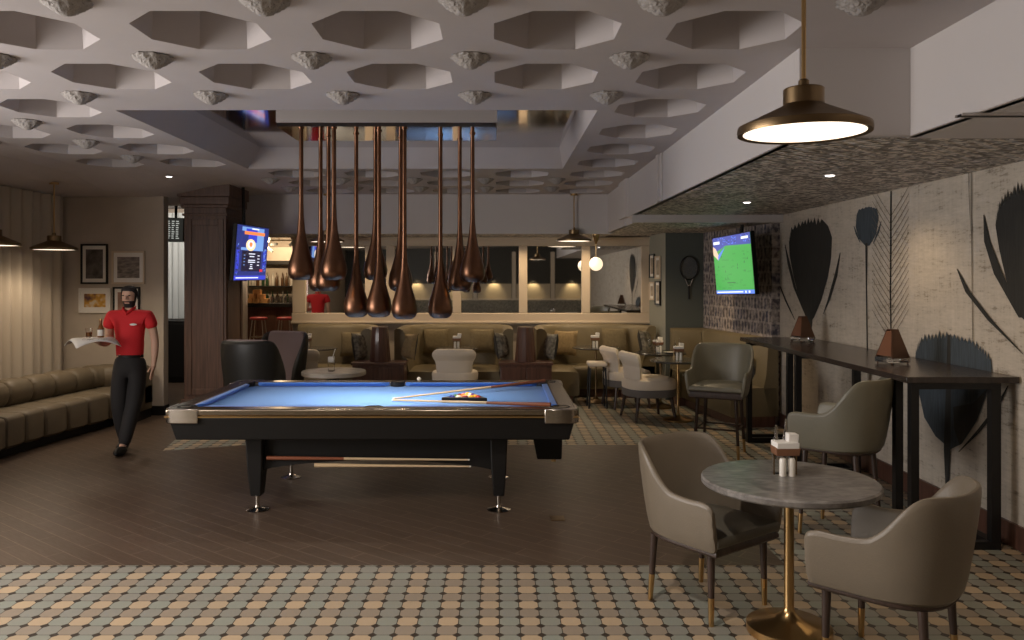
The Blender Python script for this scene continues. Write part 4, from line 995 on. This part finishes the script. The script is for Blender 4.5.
curtain('pale sheer curtain at the back of the left passage', [(at(150, 0, 13.8).x, 13.8), (at(186, 0, 13.8).x, 13.8)], 1.04, 2.86, 'sheer', .03, .11)

# ------------------------------------------------------------------ passage and bar beyond
pc = thing('dark_cabinet', 'dark cabinet under the sheer curtain in the left passage', 'cabinet', (at(170, 0, 13.5).x, 13.5, 0))
MB().box(-.35, .35, -.25, .25, .05, 1.03).build('body', 'black', pc, bevel=.01)
for sx in (-1, 1): MB().box(sx*.175-.165, sx*.175+.165, -.265, -.25, .1, .98).build('door', 'black', pc, bevel=.004)
MB().box(-.33, .33, -.22, .22, 0, .05).build('plinth', 'blackm', pc)
BY = 20.6
bc = thing('bar_counter', 'dark bar counter with black top seen through the gap left of the mirrors', 'bar', (-5.9, BY, 0))
MB().box(-1.35, 1.3, 0, .5, 0, 1.0).build('front', 'wood_red', bc); MB().box(-1.4, 1.35, -.1, .6, 1.0, 1.1).build('counter_top', 'black', bc, bevel=.01)
for i in range(5): MB().box(-1.2+i*.5, -.78+i*.5, -.015, 0, .1, .92).build('panel', 'wood_red', bc, bevel=.005)
sb = thing('bottle_shelf', 'back bar shelving with a dark top rail behind the counter', 'shelf', (-5.9, 21.9, 0))
MB().box(-1.5, 1.4, .3, .34, .0, 2.6).build('back_panel', 'beige', sb)
for z in (1.0, 1.5, 2.12): MB().box(-1.5, 1.4, 0, .3, z, z+(.1 if z > 2 else .035)).build('shelf_board', 'black', sb)
for x_ in (-1.5, 1.37): MB().box(x_, x_+.03, 0, .3, 0, 2.2).build('upright', 'black', sb)
bot = MB().lathe([(.001, 0), (.045, 0), (.045, .2), (.015, .27), (.013, .36), (.001, .36)], 12, caps=False)
bmats = [mat('dark_green_bottle', (.02, .045, .02), .15), mat('clear_bottle', (.45, .42, .36), .15), mat('brown_bottle', (.07, .035, .015), .15)]
src = [bot.build('bottle', mm) for mm in bmats]; used = set(); k_ = 0
names = ['dark green', 'clear', 'brown']
for row, z in enumerate((1.035, 1.535)):
    for i in range(13):
        mi = random.choice((0, 0, 1, 2)); x_ = -6.85+i*.135+random.uniform(-.01, .01)
        if mi not in used: o = src[mi]; used.add(mi)
        else: o = src[mi].copy(); C.objects.link(o)
        o.location = (x_, 22.02+(i % 2)*.07, z)
        tag(o, 'small %s bottle on the %s shelf behind the bar' % (names[mi], ('lower', 'upper')[row]), 'bottle', '%s bottles on the %s bar shelf' % (names[mi], ('lower', 'upper')[row]))
i = 0
for row, n_ in enumerate((3, 2, 1)):
    for c_ in range(n_):
        o = MB().box(-.095, .095, -.1, .1, 0, .115).build('carton', 'box', bevel=.006); o.location = (-6.2+(c_-(n_-1)/2)*.2, BY+.15, 1.1+row*.1155)
        tag(o, ['orange carton at the left of the lowest layer on the bar', 'orange carton in the middle of the lowest layer on the bar', 'orange carton at the right of the lowest layer on the bar', 'orange carton at the left of the second layer on the bar', 'orange carton at the right of the second layer on the bar', 'orange carton topmost of the stack on the bar'][i], 'carton', 'orange cartons on the bar'); i += 1
cupm = MB().lathe([(.001, 0), (.035, 0), (.045, .17), (.042, .17), (.033, .01), (.001, .01)], 14, caps=False); c0 = None
for i in range(5):
    if c0 is None: o = c0 = cupm.build('metal_cup', 'silver')
    else: o = c0.copy(); C.objects.link(o)
    o.location = (-5.8+i*.115, BY+.1, 1.1); tag(o, 'silver metal cup in the row standing on the bar beside the cartons', 'cup', 'silver cups on the bar')
def redstool(x_, label):
    t = thing('counter_stool', label, 'stool', (x_, BY-.55, 0), 0, 'red stools at the bar')
    MB().lathe([(.001, .70), (.2, .70), (.215, .72), (.215, .75), (.19, .77), (.001, .775)], 24, caps=False).build('seat', 'redseat', t)
    for sx in (-1, 1):
        for sy in (-1, 1): MB().tube([(sx*.12, sy*.12, .7), (sx*.19, sy*.19, 0)], .014).build('leg', 'silver', t)
    MB().tube([(.165*math.cos(a), .165*math.sin(a)+0, .28) for a in [2*PI*i/16 for i in range(16)]], .01, 6, closed=True).build('foot_ring', 'silver', t)
redstool(at(258, 0, 20).x, 'red-seated stool at the left of the far bar'); redstool(at(285, 0, 20).x, 'red-seated stool at the right of the far bar')
struct('column_far', MB().box(at(241, 0, 20.4).x, at(246.5, 0, 20.4).x, 20.35, 20.5, .0, 2.9), 'white')
hd = thing('glass_chandelier', 'low cluster of white glass pieces above the far bar', 'chandelier', (at(279, 243, 20).x, 20, 2.55))
for i in range(14): MB().box(-.03, .03, -.03, .03, 0, .16, T=Matrix.Translation((random.uniform(-.6, .5), random.uniform(-.2, .2), random.uniform(-.05, .12))) @ Matrix.Rotation(random.uniform(0, 3), 4, 'Y')).build('glass_drop', 'sheer', hd)
MB().box(-.65, .55, -.03, .03, .12, .15).build('rail', 'brass', hd); MB().tube([(0, 0, .15), (0, 0, .39)], .01).build('rod', 'brass', hd)

# ------------------------------------------------------------------ small fittings
o = MB().box(-.05, .05, -.06, .06, 0, .003).box(-.04, .04, -.05, .05, .003, .005).build('floor_outlet', 'bronze'); o.location = (at(557, 517, 5.79).x, 5.75, .003); tag(o, 'small square floor outlet cover set in the timber floor', 'floor outlet')
d_ = (ZL-CAMH)*F/(279-114); a = at(996, 114, d_)
vt = thing('ceiling_vent', 'black slot air vent in the low ceiling at the upper right', 'air vent', (a.x, d_, ZL))
MB().box(-.16, .16, -.025, .025, -.01, 0).build('grille', 'black', vt); MB().box(-.17, .17, -.03, -.025, -.012, 0).box(-.17, .17, .025, .03, -.012, 0).build('grille_frame', 'white', vt)

# ------------------------------------------------------------------ the waiter
def skin(joints, edges, sub=2):
    """joints: list of (x,y,z,rx,ry); returns the evaluated Skin surface"""
    me = bpy.data.meshes.new('tmp'); me.from_pydata([j[:3] for j in joints], edges, [])
    o = bpy.data.objects.new('tmp', me); C.objects.link(o)
    sk = o.modifiers.new('s', 'SKIN'); sk.use_smooth_shade = True; sk.branch_smoothing = .4
    if not me.skin_vertices: me.skin_vertices.new()
    for i, j in enumerate(joints): me.skin_vertices[0].data[i].radius = (j[3], j[4] if len(j) > 4 else j[3]); me.skin_vertices[0].data[i].use_root = (i == 0)
    s_ = o.modifiers.new('b', 'SUBSURF'); s_.levels = s_.render_levels = sub
    bpy.context.view_layer.update(); dg = bpy.context.evaluated_depsgraph_get(); em = bpy.data.meshes.new_from_object(o.evaluated_get(dg))
    mb = MB().add([v.co.copy() for v in em.vertices], [tuple(p.vertices) for p in em.polygons])
    bpy.data.objects.remove(o); bpy.data.meshes.remove(em); return mb
MX, MY = at(130, 450, 8.05).x, 8.05
man = thing('person', 'man in a red polo and black trousers walking with a tray on his hand', 'person', (MX, MY, 0), R(4))
J = [(0, 0, .90, .14, .10), (0, .0, 1.06, .125, .095), (0, .0, 1.22, .155, .10), (0, .005, 1.345, .14, .085), (0, 0, 1.42, .055, .055), (0, -.012, 1.465, .058, .062), (0, -.02, 1.50, .067, .082), (0, -.015, 1.56, .074, .095), (0, -.008, 1.61, .066, .085), (0, -.004, 1.635, .035, .05)]
E = [(i, i+1) for i in range(9)]
def chain(pts, root):
    i0 = len(J); J.extend(pts); E.append((root, i0)); E.extend((i0+i, i0+i+1) for i in range(len(pts)-1)); return len(J)-1
# right arm (screen left): elbow at the side, forearm forward, palm up under the tray
w_ = chain([(-.17, .0, 1.355, .062, .058), (-.21, .03, 1.22, .048, .046), (-.215, .05, 1.10, .042, .040), (-.215, -.06, 1.08, .038), (-.215, -.18, 1.09, .026, .024), (-.215, -.235, 1.105, .036, .016)], 3)
for dx, L_ in ((-.03, .055), (-.01, .07), (.01, .065), (.028, .05)):
    chain([(-.215+dx, -.27, 1.117, .0085), (-.217+dx*1.4, -.27-L_*.55, 1.121, .008), (-.218+dx*1.6, -.27-L_, 1.121, .0065)], w_)
chain([(-.17, -.22, 1.112, .010), (-.152, -.255, 1.12, .0085)], w_)
# left arm (screen right): hanging, slightly bent
w2 = chain([(.17, .0, 1.355, .062, .058), (.215, .02, 1.22, .047, .046), (.235, .03, 1.10, .041), (.245, -.005, .98, .037), (.25, -.05, .875, .026, .024), (.247, -.072, .82, .017, .036)], 3)
for dy, L_ in ((-.03, .06), (-.01, .075), (.01, .072), (.028, .055)):
    chain([(.243, -.075+dy, .785, .0085), (.237, -.073+dy*1.1, .785-L_*.55, .008), (.228, -.065+dy*1.1, .785-L_, .0065)], w2)
chain([(.228, -.105, .83, .010), (.215, -.12, .795, .0085)], w2)
LEGR = [(-.085, -.02, .80, .088), (-.08, -.07, .46, .058), (-.075, -.02, .27, .052), (-.07, .07, .09, .036), (-.07, .0, .045, .036, .03), (-.075, -.08, .03, .032, .022)]
LEGL = [(.085, .0, .80, .088), (.055, -.06, .46, .058), (.03, -.12, .28, .052), (.0, -.17, .09, .036), (0, -.23, .05, .036, .03), (-.005, -.31, .035, .032, .022)]
chain(LEGR, 0); chain(LEGL, 0)
bd = skin(J, E)
bd.ball((0, -.118, 1.535), .017, 10, sc=(.8, 1, 1.4))                       # nose
for sx in (-1, 1): bd.ball((sx*.078, .0, 1.54), .022, 10, sc=(.4, .8, 1.3))   # ears
bd.mi = []
for f in bd.f:
    c_ = sum((Vector(bd.v[i]) for i in f), Vector())/len(f); x_, y_, z_ = abs(c_.x), c_.y, c_.z
    beard = 1.43 < z_ < 1.497 and y_ < -.02 and not (x_ < .026 and 1.474 < z_ < 1.488); burn = 1.48 < z_ < 1.6 and x_ > .052 and -.055 < y_ < .02
    bd.mi.append(1 if beard or burn else 0)
bd.build('body', ['skin', 'hair'], man, ang=80)
for sx in (-1, 1): MB().ball((sx*.03, -.098, 1.556), .009, 10, sc=(1.3, .6, .6)).build('eye', 'black', man)
hr = MB(); rings = []
for i in range(9):
    t_ = i/8; z = 1.60+.056*math.sin(t_*PI/2); k_ = math.cos(t_*PI/2)*.98+.02
    rings.append([(.083*k_*math.cos(a)*(1), .004-.0+.101*k_*math.sin(a)-.012+(.016*(1-t_) if math.sin(a) < 0 else 0), z-(.05*(1-t_) if math.sin(a) > -.2 else 0)) for a in [2*PI*j/20 for j in range(20)]])
hr.loft(rings).build('hair', 'hair', man)
MB().ball((0, -.104, 1.49), .012, 8, sc=(1.9, .5, .4)).build('mouth', mat('lips', (.33, .12, .10), .5), man)
sh = skin([(0, 0, .875, .124, .094), (0, 0, .97, .145, .112), (0, 0, 1.08, .143, .112), (0, 0, 1.22, .168, .115), (0, .005, 1.345, .155, .105), (0, 0, 1.412, .082, .08), (-.175, .0, 1.36, .080, .076), (-.218, .018, 1.215, .064, .062), (.175, .0, 1.36, .080, .076), (.218, .018, 1.215, .064, .062)], [(0, 1), (1, 2), (2, 3), (3, 4), (4, 5), (4, 6), (6, 7), (4, 8), (8, 9)]).build('polo_shirt', 'shirt', man, ang=80)
MB().tube([(-.055, -.03, 1.43), (-.04, -.07, 1.415), (0, -.095, 1.375), (.04, -.07, 1.415), (.055, -.03, 1.43), (.03, .05, 1.44), (-.03, .05, 1.44)], .013, 8, closed=True).build('collar', 'shirt', sh)
MB().ball((.075, -.118, 1.27), .022, 10, sc=(1.6, .25, .5)).build('chest_logo', 'paper', sh, label='white emblem on the chest')
tr_ = skin([(0, 0, .87, .165, .128), (0, 0, 1.0, .150, .120)]+[(x, y, z, r+.024) for x, y, z, r in [q[:4] for q in LEGR[:3]]]+[(-.07, .07, .07, .058)]+[(x, y, z, r+.024) for x, y, z, r in [q[:4] for q in LEGL[:3]]]+[(0, -.17, .07, .058)], [(0, 1), (0, 2), (2, 3), (3, 4), (4, 5), (0, 6), (6, 7), (7, 8), (8, 9)]).build('trousers', 'trouser', man, ang=80)
MB().lathe([(.11, .93), (.132, .935), (.132, .962), (.11, .967)], 28, fn=lambda a, z: 1-.18*abs(math.sin(a)), caps=False).build('belt', 'black', tr_)
for q in (LEGR, LEGL):
    a = q[3]; MB().ball((a[0], a[1]-.075, .045), .05, 14, sc=(.95, 2.6, .9)).build('shoe', 'black', man)
def mloc(px, py): return at(px, py, 7.8)
tz = 1.13
tray = thing('serving_tray', 'round serving tray draped with a white napkin on the man\'s raised hand', 'tray', (MX-.235, MY-.28, tz))
MB().lathe([(.001, 0), (.16, 0), (.175, .014), (.172, .016), (.158, .004), (.001, .004)], 32, caps=False).build('dish', 'blackm', tray)
vs, fs = [], []; n = 14
for i in range(n+1):
    for j in range(n+1):
        x_, y_ = (i/n*2-1)*.20, (j/n*2-1)*.2; ca, sa = math.cos(.75), math.sin(.75); X_, Y_ = (x_*ca-y_*sa), (x_*sa+y_*ca); rr = math.hypot(X_, Y_)
        vs.append((X_, Y_, .019-(max(0, rr-.176))*.75+.004*math.sin(9*X_)*math.sin(8*Y_)))
for i in range(n):
    for j in range(n): fs.append((i*(n+1)+j, (i+1)*(n+1)+j, (i+1)*(n+1)+j+1, i*(n+1)+j+1))
nk = MB().add(vs, fs).build('napkin', 'paper', tray); so = nk.modifiers.new('s', 'SOLIDIFY'); so.thickness = .003
bo = thing('bottle', 'small amber bottle with white label standing on the serving tray', 'bottle', (MX-.16, MY-.27, tz+.024))
MB().lathe([(.001, 0), (.028, 0), (.029, .005), (.029, .085), (.012, .125), (.0115, .17), (.001, .17)], 18, caps=False).build('glass_body', 'amber', bo); MB().lathe([(.0295, .015), (.0298, .075)], 18, caps=False).build('paper_label', 'paper', bo); MB().lathe([(.001, .165), (.013, .165), (.013, .18), (.001, .18)], 12, caps=False).build('cap', 'brass', bo)
gs = thing('glass', 'short drinking glass beside the bottle on the serving tray', 'glass', (MX-.27, MY-.28, tz+.024))
MB().lathe([(.001, 0), (.028, 0), (.033, .09), (.031, .09), (.026, .006), (.001, .006)], 18, caps=False).build('bowl', 'glass', gs); MB().lathe([(.001, .008), (.026, .008), (.028, .05), (.001, .05)], 16, caps=False).build('drink', 'amber', gs)

# ------------------------------------------------------------------ added spots without fixtures, brightening booths, mural wall, passage, bar and floor tiles
for x_ in (-2.3, -1.0, .3, 1.3): lamp('SPOT', (x_, 11.75, 2.34), 20, WARM, .04, (x_, 11.95, 0), 140, .7, 'soffit_fill')
lamp('SPOT', (2.3, 9.8, 2.35), 34, WARM, .04, (2.0, 10.0, 0), 140, .7, 'soffit_fill')
for y_ in (4.6, 6.2): lamp('SPOT', (2.75, y_, 2.44), 13, WARM, .05, (2.75, y_, 0), 140, .8, 'low_ceiling_spot')
lamp('SPOT', (-4.9, 12.2, 2.85), 60, NEUT, .06, (-5.6, 13.9, 1.4), 150, .7, 'passage_fill')
lamp('SPOT', (-5.9, 19.8, 2.85), 150, WARM, .06, (-5.9, 21.2, 1.1), 130, .7, 'bar_fill'); lamp('POINT', (-5.8, 21.5, 2.7), 24, WARM, .05, name='bar_shelf_fill')
for x_, y_, p_ in ((-.3, 2.8, 85), (-2.6, 2.8, 70), (-1.8, -1, 40), (.6, -1, 40)): lamp('SPOT', (x_, y_, 2.88), p_*1.1, NEUT, .05, (x_, y_+.5, 0), 120, .8, 'room_fill')
